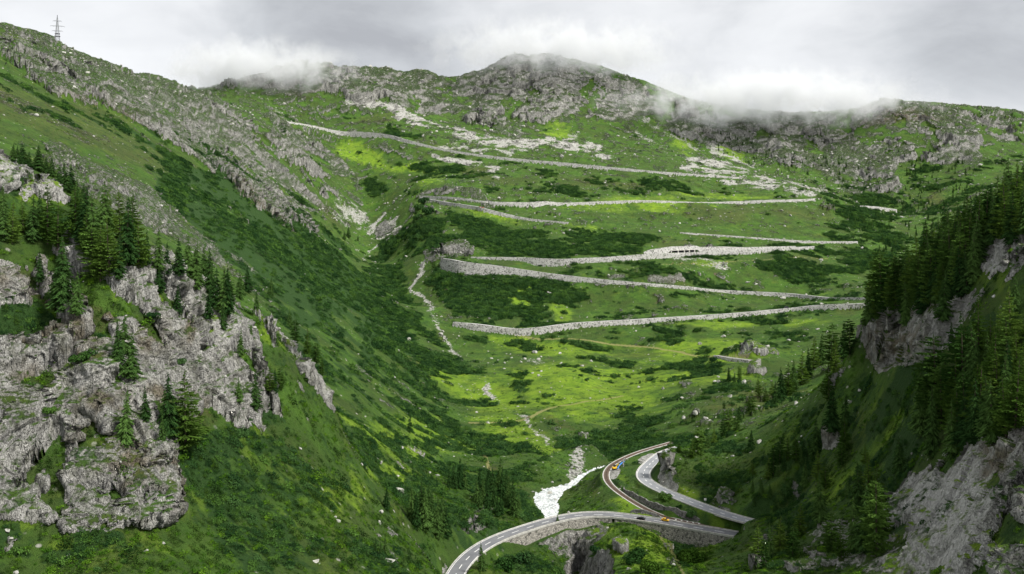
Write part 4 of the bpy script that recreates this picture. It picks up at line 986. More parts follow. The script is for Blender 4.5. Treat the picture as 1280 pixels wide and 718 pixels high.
BLAB = {
 'R1': ('lowest long pale masonry wall of the zigzag pass road', 'pass road bench above the valley floor'),
 'R2': ('pale wall of the second zigzag, its tall hairpin at the left end', ''),
 'R3': ('pale wall of the third zigzag below the small gallery', ''),
 'R4': ('short pale wall running down from the upper left hairpin', ''),
 'R5': ('long pale wall of the fifth zigzag, below tan rock cuts', ''),
 'R6': ('highest long pale wall crossing under the scree slopes', ''),
 'R7': ('short pale wall on the hillside right of the zigzags', ''),
 'R8': ('thin low wall on the meadow above the gallery', ''),
 'R9': ('short grey wall under the white outcrops near the right slope', ''),
}
for k, b in BROADS.items():
    P = np.stack([b['x'], b['y'], b['z0']+b['h']], 1); n = len(P)
    nx, ny = b['nx'], b['ny']
    nx = np.convolve(np.pad(nx, 2, 'edge'), np.ones(5)/5, 'valid'); ny = np.convolve(np.pad(ny, 2, 'edge'), np.ones(5)/5, 'valid')
    h = b['h']; rr = np.random.default_rng(len(k)+int(k[1]))
    jag = np.convolve(rr.normal(0, 1, n+4), np.ones(5)/5, 'valid')*0.5
    # long wall split where the masonry changes is still one wall
    tj = 0.25+0.35*np.convolve(rr.normal(0, 1, n+2), np.ones(3)/3, 'valid')
    o = prism('retaining_wall', P, [(-0.02, tj), (-0.05*h-0.3+jag*0.4, -0.45*h), (-0.10*h-0.6-jag*0.5, -h-0.6), (-0.10*h-1.0-jag, -h-1.8), (0.9, -h-1.8), (0.9, tj)], mat_wall, nx=nx, ny=ny)
    tag(o, BLAB[k][0], 'wall', 'pale masonry walls of the zigzag pass road')
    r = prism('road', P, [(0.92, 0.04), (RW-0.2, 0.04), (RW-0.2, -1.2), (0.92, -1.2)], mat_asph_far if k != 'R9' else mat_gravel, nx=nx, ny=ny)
    tag(r, 'zigzag pass road bench', kind='structure')

# hairpin aprons: curved walls closing the left ends of the zigzags
def hairpin(k0, k1, label):
    a, b = BROADS[k0], BROADS[k1]
    i0 = 0; pa = np.array([a['x'][i0], a['y'][i0], a['z0'][i0]+a['h'][i0]]); pb = np.array([b['x'][0], b['y'][0], b['z0'][0]+b['h'][0]])
    c = (pa+pb)/2; rad = max(9.0, abs(pb[1]-pa[1])/2+4)
    ang = np.linspace(math.radians(-95), math.radians(-265), 14)
    P = np.stack([c[0]+6+rad*np.cos(ang)*0.8, c[1]+4+rad*np.sin(ang), np.linspace(pa[2], pb[2], 14)], 1)
    o = prism('retaining_wall', P, [(1.0, 0.3), (0.0, 0.3), (-1.6, -9), (1.0, -9)], mat_wall); tag(o, label, 'wall')
    V = [tuple(c+np.array([6, 4, 0]))]+[tuple(p) for p in P]; Fq = [(0, i+2, i+1) for i in range(13)]
    tag(mesh_obj('road', V, Fq, mat_asph_far), 'hairpin turning area', kind='structure')

# snow gallery on the third bench
b = BROADS['R3']; P3 = np.stack([b['x'], b['y'], b['z0']+b['h']], 1); px3 = P3[:, 0]/P3[:, 1]*F+640
def sub_bench(x0, x1):
    ok = (px3 > x0) & (px3 < x1); return P3[ok], b['nx'][ok], b['ny'][ok], px3[ok]
P, nx, ny, pp = sub_bench(804, 1000)
hh = np.interp(pp, [804, 815, 842, 876, 878, 905, 932, 1000], [2, 7.5, 12, 11.5, 9, 8.5, 5.0, 2.0])
lo = np.where((pp > 838) & (pp < 877), 5.0, -0.5)
tag(prism('retaining_wall', P, [(8.3, lo), (8.5+0.2*hh, hh), (9.6+0.2*hh, hh), (12.5, lo)], mat_wall, nx=nx, ny=ny), 'pale masonry wall rising above the small road gallery', 'wall')
P, nx, ny, pp = sub_bench(839, 876)
gal = empty('road_gallery', tuple(P[len(P)//2])); inv = np.array(gal.location)
tag(gal, 'small concrete gallery with four dark openings beside the road', 'gallery')
Pl = P-inv
prism('roof_slab', Pl, [(6.6, 4.1), (6.6, 5.0), (13.0, 5.0), (13.0, 4.1)], mat_con, gal, nx=nx, ny=ny)
prism('back_wall', Pl, [(12.4, -0.3), (12.4, 4.09), (13.0, 4.09), (13.0, -0.3)], mat_dsteel, gal, nx=nx, ny=ny)
for fr in np.linspace(0, 1, 5):
    j = min(len(Pl)-2, int(fr*(len(Pl)-1))); q = Pl[j]; v = Pl[j+1]-Pl[j]; v = v/np.linalg.norm(v); o0 = q+np.array([nx[j]*6.9, ny[j]*6.9, 0])
    pil = np.stack([o0-v*0.9, o0+v*0.9]); prism('pillar', pil, [(0, -0.4), (0, 4.09), (1.0, 4.09), (1.0, -0.4)], mat_con, gal)

# river
QV = thin(W_RIVER, 1.5); nx, ny = frame(QV); V = []; Fq = []; K = 15
for i in range(len(QV)):
    for j in range(K):
        l = (j/(K-1)*2-1)*QV[i, 3]*1.22
        x = QV[i, 0]+nx[i]*l; y = QV[i, 1]+ny[i]*l
        z = QV[i, 2]+0.35*float(vn2(np.array([x/2.5]), np.array([y/2.5]), 3)[0])+0.2*float(vn2(np.array([x/1.1]), np.array([y/1.1]), 4)[0])
        V.append((x, y, z-0.35))
for i in range(len(QV)-1):
    for j in range(K-1):
        a = i*K+j; Fq.append((a, a+1, a+K+1, a+K))
tag(mesh_obj('river', V, Fq, mat_water, smooth=True), 'white foaming mountain river above the road bridge', kind='structure')

# ------------------------------------------------------------------ rocks
def rock_mesh(name, seed, flat=0.75):
    r = np.random.default_rng(seed); bm = bmesh.new(); bmesh.ops.create_icosphere(bm, subdivisions=3, radius=1.0)
    cuts = [(Vector(r.normal(0, 1, 3)).normalized(), r.uniform(0.45, 0.9)) for _ in range(11)]
    for v in bm.verts:
        p = v.co.copy()
        for n, d in cuts:
            e = p.dot(n)-d
            if e > 0: p -= n*e
        p *= 1+0.05*math.sin(p.x*7+seed)*math.cos(p.y*6)+r.normal(0, 0.012)
        v.co = Vector((p.x, p.y*0.85, p.z*flat))
    me = bpy.data.meshes.new(name); bm.to_mesh(me); bm.free(); me.materials.append(mat_boulder); return me
ROCKM = [rock_mesh('boulder', 300+i, 0.55+0.1*i) for i in range(5)]
def boulder(px, py, wpx, label, group=None, ymin=0, cat='boulder'):
    p, c, k = gpt(px, py, ymin); s = wpx*p.y/F/2
    o = bpy.data.objects.new('boulder', random.choice(ROCKM)); o.location = p+Vector((0, 0, s*0.12)); o.scale = (s*random.uniform(.9, 1.1), s*random.uniform(.8, 1.1), s*random.uniform(.7, 1.0))
    o.rotation_euler = (random.uniform(-.3, .3), random.uniform(-.3, .3), random.uniform(0, 6.3)); link(o); tag(o, label, cat, group); return o
for i_, (a_, b_, w_) in enumerate([(667,616,5),(678,613,4),(690,612,5),(699,615,4),(672,624,5),(694,626,6),(680,632,4),(690,637,5),(676,619,3),(686,624,4),(704,609,4),(683,640,4),(716,600,4),(733,591,4)]):
    boulder(a_, b_, w_, 'small wet rock standing in the white rapids', 'wet rocks in the rapids')
BL = [(182,690,7,'small white boulder in the meadow below the left cliff'),(204,681,7,'white boulder just right of the other small one below the left cliff'),
 (499,616,16,'large pale boulder above the spruce group'),(501,561,8,'long pale boulder on the bright slope'),(512,579,9,'flat grey boulder beside dark bushes'),(466,575,7,'pale boulder with a smaller one below it'),
 (502,588,6,'pale boulder under the flat grey one'),(497,596,6,'grey rounded boulder on the bright turf'),(475,641,9,'pale boulder by the lone larch'),(423,652,9,'pale boulder at the left edge of the stone run'),(487,703,16,'big pale rock near the lower edge by the dark shrubs'),
 (560,555,5,'small pale boulder near the trail bend'),(452,581,6,'small grey boulder on the green slope'),(474,655,8,'white boulder below the larch'),(648,706,9,'pale boulder among the dark shrubs under the road'),
 (703,196,6,'white boulder under the scree, left of its twin'),(713,195,5,'smaller white boulder beside its twin under the scree'),(707,192,5,'topmost white boulder of three above the high road'),
 (772,171,5,'white block high on the scree slope'),(722,166,6,'white block at the top of the green tongue'),(739,452,6,'white boulder beside the pink flowers'),(700,443,7,'white boulder in the meadow stone patch'),(668,442,9,'broad white boulder in the meadow stone patch'),(676,447,6,'white boulder at the foot of the meadow stone patch'),
 (905,422,9,'flat white boulder near the lowest zigzag'),(875,431,7,'white boulder in the green shrubs'),(930,480,10,'pale boulder below the white outcrop'),(913,497,8,'white boulder on the brown rise'),(898,478,8,'small white rock near dark bushes'),(868,519,11,'pale slab on the brown rise'),(852,500,6,'white stone at the left of the brown rise'),
 (996,505,9,'pale stones on the lit right slope'),(1140,568,6,'small boulder on the dark slope'),(882,524,9,'pale boulder under trees'),(950,554,8,'pale boulder beside the small spruce'),(916,571,6,'grey boulder below the square crag'),(872,548,9,'grey boulder left of the crag'),(855,523,8,'pale boulder by the river side slope'),
 (1075,489,7,'small pale rock below the dark overhang'),(1062,503,9,'pale slab on the green right slope'),(775,612,5,'pale stone beside the railway'),(690,605,5,'grey boulder on the river bank'),(687,618,11,'large grey boulder standing in the river'),(694,634,5,'small rock in the lower river'),(672,628,4,'dark rock at the river edge'),
 (596,663,7,'boulder by the road cliff'),(830,620,3,'stone beside the upper road'),(10,665,10,'pale rock low at the left edge'),(15,675,9,'lower pale rock at the left edge'),(20,717,12,'white rock at the bottom left corner'),(1243,372,8,'pale rock on the right hand meadow'),(1250,385,6,'small pale rock on the right hand meadow'),
 (640,448,4,'small white stone left of the stone patch'),(755,500,4,'stone on the sunny trail'),(560,340,4,'stone under the hairpin'),(645,590,4,'grey stone above the riverside trees'),(828,487,7,'white stone in the right meadow'),(700,555,5,'pale stone at the mouth of the gully')]
for px, py, wpx, lab in BL: boulder(px, py, wpx, lab, 'pale boulders on the valley sides')

# ------------------------------------------------------------------ plants
def conifer_meshes(seed, kind):
    r = np.random.default_rng(seed); H = 20.0; V = []; T = []
    spr = kind == 'spruce'
    pine = kind == 'pine'
    lv = 30 if spr else 24; R0 = (0.205 if spr else 0.25)*H*r.uniform(.9, 1.1)
    def tri(a, b, c): k = len(V); V.extend([a, b, c]); T.append((k, k+1, k+2))
    for i in range(lv):
        f = (i+r.uniform(-.3, .3))/lv; z = H*(0.05+0.93*f)
        rad = R0*((1-f)**0.85)*(1-0.55*max(0, 0.12-f)/0.12)+0.12
        if pine: rad = 0.22*H*math.sqrt(max(0, 1-((f-.42)/.60)**2))*r.uniform(.75, 1.1)+.1
        nb = max(4, int(9*(1-0.45*f)))
        a0 = r.uniform(0, 6.3)
        for bq in range(nb):
            if r.random() < (0.08 if spr else 0.2): continue
            a = a0+bq*2*math.pi/nb+r.normal(0, .2); L = rad*r.uniform(.65, 1.15)
            ca, sa = math.cos(a), math.sin(a); droop = (-0.38 if spr else -0.05)*L; up = (0.05 if spr else 0.12)*L
            zb = z+r.normal(0, .55)*H/lv
            def P(s, w, dz=0): return (ca*L*s-sa*w, sa*L*s+ca*w, zb+droop*s**1.5*1.1+up*s+dz)
            n = 4
            for j in range(n):
                s0 = 0.12+j/n*0.85; s1 = s0+1.15/n; w = L*(0.30 if spr else 0.24)*(1-0.55*s0)*r.uniform(.7, 1.3)+0.10
                dd = -(0.32 if spr else 0.2)*w-0.10
                tri(P(s0, 0), P(s1, w, dd+r.normal(0, .1)), P(s0+0.16, w*0.25, dd*1.6)); tri(P(s0, 0), P(s0+.16, -w*.25, dd*1.6), P(s1, -w, dd+r.normal(0, .1)))
                tri(P(s0, w*.3, .05), P(s1+.05, r.normal(0, .1)*w, r.normal(0, .12)), P(s0, -w*.3, .05))
                if not spr or r.random() < .6:
                    tri(P(s0, 0, 0), P(s0+.1, r.normal(0, .5)*w, -0.5*w-.35), P(s1, 0, 0))
    tri((0.14, 0, H*.95), (-.1, .1, H*.95), (0, 0, H*1.02)); tri((0, .14, H*.95), (0, -.14, H*.95), (0, 0, H*1.02))
    crown = tri_mesh('crown', V, T, mat_spruce if spr else mat_pine if pine else mat_larch)
    bm = bmesh.new(); bmesh.ops.create_cone(bm, segments=7, radius1=0.30, radius2=0.04, depth=H*0.98, cap_ends=True)
    for v in bm.verts: v.co.z += H*0.49-0.8
    tr = bpy.data.meshes.new('trunk'); bm.to_mesh(tr); bm.free(); tr.materials.append(mat_bark)
    # dead lower stubs
    return crown, tr
SPR = [conifer_meshes(400+i, 'spruce') for i in range(5)]; LAR = [conifer_meshes(500+i, 'larch') for i in range(4)]; PIN = [conifer_meshes(550+i, 'pine') for i in range(3)]
def tree_at(p, h, kind, label, group, parts=True, wide=1.0):
    crown, trunk = random.choice(SPR if kind == 'spruce' else PIN if kind == 'pine' else LAR); nm = kind+'_tree'
    s = h/20.0; sx = s*random.uniform(.9, 1.15)*wide
    if parts:
        e = empty(nm, p-Vector((0, 0, 0.3)), random.uniform(0, 6.3)); e.scale = (sx, sx, s); e.scale = (sx*random.uniform(.8, 1.2), sx*random.uniform(.85, 1.15), s); e.rotation_euler[0] = random.uniform(-.06, .06); e.rotation_euler[1] = random.uniform(-.04, .04)
        link(bpy.data.objects.new('trunk', trunk), e); link(bpy.data.objects.new('crown', crown), e)
    else:
        e = bpy.data.objects.new(nm, crown); e.location = p-Vector((0, 0, 0.3)); e.scale = (sx, sx, s); e.rotation_euler = (0, 0, random.uniform(0, 6.3)); link(e)
    tag(e, label, 'tree', group); return e
NTREE = [0]
def trees(lst, kind, label, group, ymin=0, jitter=0.12, wide=1.0, parts=True):
    xs_ = sorted(it[0] for it in lst); q1, q2 = xs_[len(xs_)//3], xs_[(2*len(xs_))//3]; hs_ = sorted(it[2] for it in lst); h1, h2 = hs_[len(hs_)//3], hs_[(2*len(hs_))//3]
    for it in lst:
        px, py, hp = it[:3]; lab = it[3] if len(it) > 3 else label
        kd = kind if kind != 'mix' else random.choice(('larch', 'larch', 'spruce', 'spruce', 'pine'))
        if len(it) == 3 and group:
            lab = lab.replace('conifer', 'larch' if kd == 'larch' else 'round topped pine' if kd == 'pine' else 'spruce')
            if len(lst) > 5:
                size = '' if h2-h1 < 4 else ('shorter ' if hp < h1 else 'taller ' if hp > h2 else '')
                lab = size+lab+(', left part' if px < q1 else ', right part' if px > q2 else ', middle part')
        p, c, k = gpt(px, py, ymin); tree_at(p, hp*p.y/F*random.uniform(1-jitter, 1+jitter), kd, lab, group if len(it) < 4 else None, parts, wide); NTREE[0] += 1
def fill(polyg, n, hmin, hmax, kind, label, group, mind=6, ymin=0, parts=True, ok=None):
    xs = [p[0] for p in polyg]; ys = [p[1] for p in polyg]; pts = []; tries = 0
    while len(pts) < n and tries < 6000:
        tries += 1; x = random.uniform(min(xs), max(xs)); y = random.uniform(min(ys), max(ys)); ins = False; j = len(polyg)-1
        for i in range(len(polyg)):
            if (ys[i] > y) != (ys[j] > y) and x < (xs[j]-xs[i])*(y-ys[i])/(ys[j]-ys[i])+xs[i]: ins = not ins
            j = i
        if not ins or any((x-a)**2+((y-b_)*1.4)**2 < mind**2 for a, b_, _ in pts): continue
        if ok and not ok(x, y): continue
        pts.append((x, y, random.uniform(hmin, hmax)))
    trees(pts, kind, label, group, ymin, 0.1, parts=parts)
G = 'conifers on the left rocky knoll'
trees([(15,305,62),(60,305,72),(30,292,48),(95,298,72),(150,302,70),(165,300,62),(135,296,66)], 'larch', 'light green larch among the trees crowning the left knoll', G)
trees([(5,300,60),(40,303,66),(76,315,66),(105,306,66),(118,318,72),(130,300,80),(3,270,45),(50,285,50)], 'mix', 'bushy conifer in the dense row crowning the left knoll', G)
trees([(115,345,70),(125,352,76),(140,345,75),(155,333,80),(172,335,66),(180,332,52),(192,342,55),(108,340,50),(148,350,60)], 'mix', 'dark green conifer at the upper lip of the left cliff', G)
trees([(198,366,58),(215,344,45),(232,346,48),(245,362,58),(262,366,58),(270,386,50),(278,392,56),(240,352,50),(205,350,40),(256,350,40)], 'spruce', 'dark spruce descending the knoll crest to the right', G)
trees([(50,352,46,'narrow dark spruce growing from the top of the grey cliff'),(85,390,92,'tall spruce standing on the grey cliff, right one of a close pair'),(76,388,74,'slightly shorter spruce of the close pair on the grey cliff'),(98,394,60,'spruce leaning against the tall pair on the cliff'),
       (222,392,36,'small spruce alone on the pale rock rib'),(252,399,48,'short broad spruce above the rusty ledge'),(282,396,58,'broad dark spruce at the right end of the crest group'),(278,412,40,'small light conifer hanging below the crest group'),
       (296,446,34,'solitary conifer in front of the bright white rock face'),(325,394,26,'dark spruce behind the white rock rib'),(316,425,22,'little bush-like conifer in the green chute'),(338,372,24,'small spruce behind the knoll on the shrub slope'),
       (157,560,82,'tall dark spruce in the lower left cliff cleft'),(182,526,46,'slender spruce between the two dark ones'),(213,545,76,'dark spruce left of the tall larch below the cliff'),(200,560,52,'shorter dark spruce at the foot of the cliff group'),
       (299,503,36,'left one of two round spruces beside the pale slabs'),(319,512,46,'right one of two round spruces beside the pale slabs'),(343,492,34,'bushy spruce above the two round ones')], 'spruce', '', None)
trees([(232,562,94,'tall feathery larch below the left cliff')], 'larch', '', None, wide=1.2)
trees([(140,458,62),(154,470,74),(165,474,56),(146,466,50)], 'spruce', 'dark spruce in the clump growing in the middle of the left cliff', 'spruces in the clump on the left cliff')
trees([(340,492,38),(350,488,30),(369,432,34),(384,446,34),(402,470,26),(348,433,20),(310,366,36),(300,374,34),(290,380,30),(362,410,28),(395,455,26)], 'mix', 'small conifer along the right edge of the left knoll', G)
trees([(22,206,24),(28,207,26),(48,214,32),(65,222,28),(82,240,36),(88,242,33),(104,252,24),(58,218,26),(36,210,24),(75,232,26),(16,202,22),(95,262,34),(98,280,40)], 'spruce', 'dark bushy pine on the ridge behind the knoll', 'dark pines on the ridge behind the knoll', wide=1.5)
# right slope
GR = 'dark conifers on the steep right slope'
fill([(1082,392),(1118,372),(1160,345),(1208,312),(1285,268),(1285,300),(1225,320),(1218,345),(1190,378),(1140,395),(1100,402)], 80, 52, 76, 'mix', 'dark conifer in the dense wood on the right spur', GR, 7)
fill([(1150,330),(1210,296),(1285,250),(1285,268),(1208,312),(1160,345)], 22, 50, 68, 'spruce', 'dark conifer along the skyline of the right spur', GR, 8)
fill([(1200,330),(1218,318),(1222,345),(1205,372),(1180,392),(1150,392),(1165,365)], 16, 50, 66, 'spruce', 'dark conifer at the lower edge of the right spur wood', GR, 8)
fill([(1150,525),(1180,540),(1215,560),(1285,545),(1285,500),(1215,495),(1180,500)], 26, 70, 100, 'mix', 'tall dark conifer in the stand above the big slabs', GR, 11)
fill([(1195,445),(1285,420),(1285,500),(1230,490),(1200,470)], 14, 55, 85, 'mix', 'dark conifer at the right edge above the stand', GR, 12)
trees([(1132,408,54,'spruce standing apart on the grey overhanging crag'),(1187,402,64,'broad spruce with light tip below the right wood'),(1268,398,56,'spindly dark spruce on the right hand meadow'),(1100,400,48,'dark spruce at the left end of the crag'),(1086,408,46,'outermost dark spruce at the tip of the crag'),(1152,545,86,'thin larch with bare stem in front of the stand'),
       (1043,542,58,'large dark spruce alone on the middle of the right slope'),(1056,540,48,'smaller spruce behind the large one on the right slope'),(1026,655,72,'broad spruce above the pale outcrop'),(1126,596,56,'dark spruce beside the pale rock rib'),(1165,572,84,'tall spruce beside the top of the big slabs'),(1190,575,70,'spruce rooted on the upper edge of the big slabs'),
       (939,563,24,'small dark spruce below the square crag'),(969,642,22,'tiny narrow spruce on the grass lip above the road'),(1204,560,78,'spruce above the pale streaked slab'),(1190,438,36,'low dark pine hanging over the rock band')], 'spruce', '', None)
trees([(1082,692,88),(1066,690,66),(1094,696,92),(1085,622,55),(1075,640,60),(1098,640,70),(1040,690,56),(1053,700,50),(1105,672,70)], 'mix', 'dark conifer in the steep gully left of the big slabs', 'conifers in the gully left of the slabs')
trees([(967,596,36),(975,581,36),(985,579,30),(995,576,38),(1005,574,26),(960,600,30),(980,590,28)], 'mix', 'small conifer in the row on the right slope', 'small conifers in a row on the right slope')
trees([(963,700,50),(975,692,46),(985,686,40),(948,698,42),(1000,672,42),(955,712,44),(990,700,40)], 'mix', 'dark conifer on the knob above the road end', 'conifers on the knob above the road end')
trees([(1002,482,46),(1017,462,40),(1026,457,46),(1039,457,50),(977,502,46),(985,495,40),(1036,500,44),(1046,470,50),(968,508,34),(992,490,40),(1055,452,48),(1062,445,44),(1010,474,38)], 'mix', 'conifer along the far edge of the right slope', 'conifers along the far edge of the right slope')
trees([(948,501,26),(958,503,22),(965,500,22),(912,478,18),(925,476,18),(918,480,15),(905,512,12),(937,516,15),(873,569,34),(866,573,26),(910,543,32),(903,548,24),(920,540,22),(885,560,20),(893,556,22),(848,566,16),(838,572,20),(832,575,18),(925,528,24),(940,520,26)], 'mix', 'small conifer between the upper road and the right slope', 'small conifers above the upper road')
fill([(1000,560),(1060,560),(1110,600),(1120,680),(1050,640),(1000,620)], 12, 24, 48, 'mix', 'mid sized conifer scattered over the right slope', 'conifers scattered over the right slope', 14)
fill([(930,600),(1000,560),(1010,600),(960,640),(925,640)], 7, 14, 26, 'mix', 'young conifer on the grassy lower right slope', 'young conifers on the lower right slope', 12)
# valley bottom
trees([(512,541,24,'lone dark spruce high on the bright left slope'),(483,638,36,'lone larch below the left slope boulders'),(602,713,36,'spruce right beside the inner edge of the valley road'),(697,661,20,'small larch against the road wall over the gorge'),(512,706,26,'small spruce in the lower shrubs'),(765,653,8,'tiny dark spruce at the road edge')], 'spruce', '', None)
trees([(525,658,58),(515,652,48),(540,657,52),(552,667,56),(546,672,50),(532,664,52),(558,672,42),(520,662,44),(537,648,44)], 'spruce', 'dark spruce in the clump left of the road cliff', 'spruces in the clump left of the road cliff')
trees([(575,611,36),(568,612,30),(562,610,24),(580,612,30)], 'spruce', 'slim spruce in the small group above the road cliff', 'slim spruces above the road cliff')
fill([(588,620),(625,608),(640,625),(650,650),(625,650),(600,640)], 20, 28, 42, 'spruce', 'dark spruce in the wood beside the river', 'spruces in the wood beside the river', 5)
trees([(481,694,26),(470,691,18),(476,696,20),(505,712,24)], 'spruce', 'small dark spruce in the lower left shrubs', 'small spruces in the lower shrubs')
# far trees: a few pixels each
fill([(1080,300),(1120,305),(1115,330),(1085,330)], 12, 8, 12, 'spruce', 'dark conifer on the far rocky rise left of the right spur', 'conifers on the far rocky rise', 4, 1400, False)
trees([(520,268,10),(530,275,9),(517,280,9),(436,298,14),(430,300,12),(448,302,8),(568,340,12),(572,345,10),(545,340,10),(542,335,12),(745,203,4)], 'spruce', 'small dark conifer on the spur near the hairpins', 'conifers on the spur near the hairpins', 0, 0.1, 1.3, False)

def far_fill(polyg, n, hmin, hmax, ymin):
    xs = [p[0] for p in polyg]; ys = [p[1] for p in polyg]; out = []
    while len(out) < n:
        x = random.uniform(min(xs), max(xs)); y = random.uniform(min(ys), max(ys)); ins = False; j = len(polyg)-1
        for i in range(len(polyg)):
            if (ys[i] > y) != (ys[j] > y) and x < (xs[j]-xs[i])*(y-ys[i])/(ys[j]-ys[i])+xs[i]: ins = not ins
            j = i
        if ins:
            c, k = ground(x, y, ymin); out.append((c*NR+k, random.uniform(hmin, hmax)*float(YF[c, k])/F/20.0))
    return out
FAR_T = far_fill([(880,150),(960,185),(1060,200),(1120,235),(1110,245),(1040,235),(960,215),(890,190)], 130, 3.5, 6.5, 2300)+far_fill([(1040,262),(1090,262),(1150,285),(1150,300),(1110,300),(1060,285)], 60, 5, 9, 1700)+far_fill([(1120,190),(1230,205),(1210,240),(1160,285),(1130,240)], 120, 4, 8, 2000)

def bush_mesh(name, seed, mat, n=260, flat=0.62):
    r = np.random.default_rng(seed); V = []; T = []
    lobes = [(Vector((r.normal(0, .42), r.normal(0, .42), r.uniform(.12, .5))), r.uniform(.35, .62)) for _ in range(7)]
    for i in range(n):
        c, rad = lobes[r.integers(len(lobes))]; d = Vector(r.normal(0, 1, 3)).normalized()
        if d.z < -0.35: d.z *= -1
        p = c+d*rad*r.uniform(.72, 1.05); p.z = max(0.0, p.z)*flat/0.62
        a = Vector(r.normal(0, 1, 3)).normalized(); b_ = d.cross(a); b_ = b_.normalized() if b_.length > 0 else a
        s = r.uniform(.07, .15); a = d.cross(b_)
        q = [p+a*s+d*r.normal(0, .04), p-a*s*.6+b_*s+d*r.normal(0, .05), p-a*s*.6-b_*s, p+d*s*.6-a*s*.2]
        k = len(V); V.extend([tuple(x) for x in q]); T += [(k, k+1, k+2), (k+1, k+3, k+2)]
    return tri_mesh(name, V, T, mat)
BF = None
def bush(px, py, wpx, mesh, label, group=None, ymin=0, hs=1.0):
    p, c, k = gpt(px, py, ymin); s = wpx*p.y/F/2
    o = bpy.data.objects.new('bush', mesh); o.location = p-Vector((0, 0, s*.08)); o.scale = (s, s, s*hs); o.rotation_euler = (0, 0, random.uniform(0, 6.3)); link(o)
    return tag(o, label, 'bush', group)
BB = [bush_mesh('bush', 600+i, mat_birch, 1800, .8) for i in range(2)]
BG = [bush_mesh('bush', 610+i, mat_alder, 900, .7) for i in range(3)]
BD = [bush_mesh('bush', 620+i, mat_alder_dk, 900, .66) for i in range(3)]
BS = [bush_mesh('bush', 630+i, mat_alder, 150, .62) for i in range(2)]+[bush_mesh('bush', 640+i, mat_alder_dk, 150, .62) for i in range(2)]
BH = bush_mesh('bush', 650, mat_herb, 90, .5); BF = bush_mesh('bush', 651, mat_fern, 90, .5)
bush(863,704,30,BB[0],'big bright green bush at the foot of the high road wall'); bush(852,700,18,BB[1],'bright bush left of the biggest one under the wall'); bush(875,702,20,BB[1],'bright bush right of the biggest one under the wall')
bush(792,700,26,BG[0],'round green bush on the grassy knoll in the gorge bend'); bush(815,717,26,BB[1],'bright bush at the lower edge of the grassy knoll'); bush(832,625,16,BG[1],'green bush between the railway wall and the upper road')
bush(850,636,9,BG[2],'small bush on the strip above the railway wall'); bush(864,645,16,BD[1],'dark bush near the end of the railway wall'); bush(748,690,16,BD[0],'dark bush on the rocks of the gorge bend'); bush(763,686,10,BG[2],'small bush right of the dark one in the gorge bend')
bush(652,700,26,BD[0],'dark spreading bush under the valley road','dark bushes under the valley road'); bush(630,712,26,BG[1],'green bush under the valley road near the spruce'); bush(105,450,26,BG[0],'rounded grey green bush on the brown ledge of the left cliff')
bush(196,398,16,BD[2],'small dark bush on the pale cliff ribs'); bush(62,517,18,BG[2],'green bush in the dark notch of the left cliff'); bush(230,455,14,BD[1],'dark bush on the cliff right of the spruce clump')
bush(910,660,7,BG[1],'small bush at the end of the road wall'); bush(892,452,10,BD[1],'dark bush in front of the grey wall'); bush(690,404,9,BD[0],'low dark bush under the lowest zigzag wall')
bush(655,447,6,BD[2],'single round bush in the lower meadow'); bush(733,476,7,BD[0],'round dark bush in the sunny meadow'); bush(726,471,6,BD[1],'round dark bush behind its neighbour in the sunny meadow')
for i, (x, y, w_) in enumerate([(530,255,16),(524,262,14),(535,268,18),(520,275,14)]): bush(x, y, w_, BD[i % 3], 'very dark bush on the nose of the hairpin spur', 'very dark bushes on the hairpin spur')

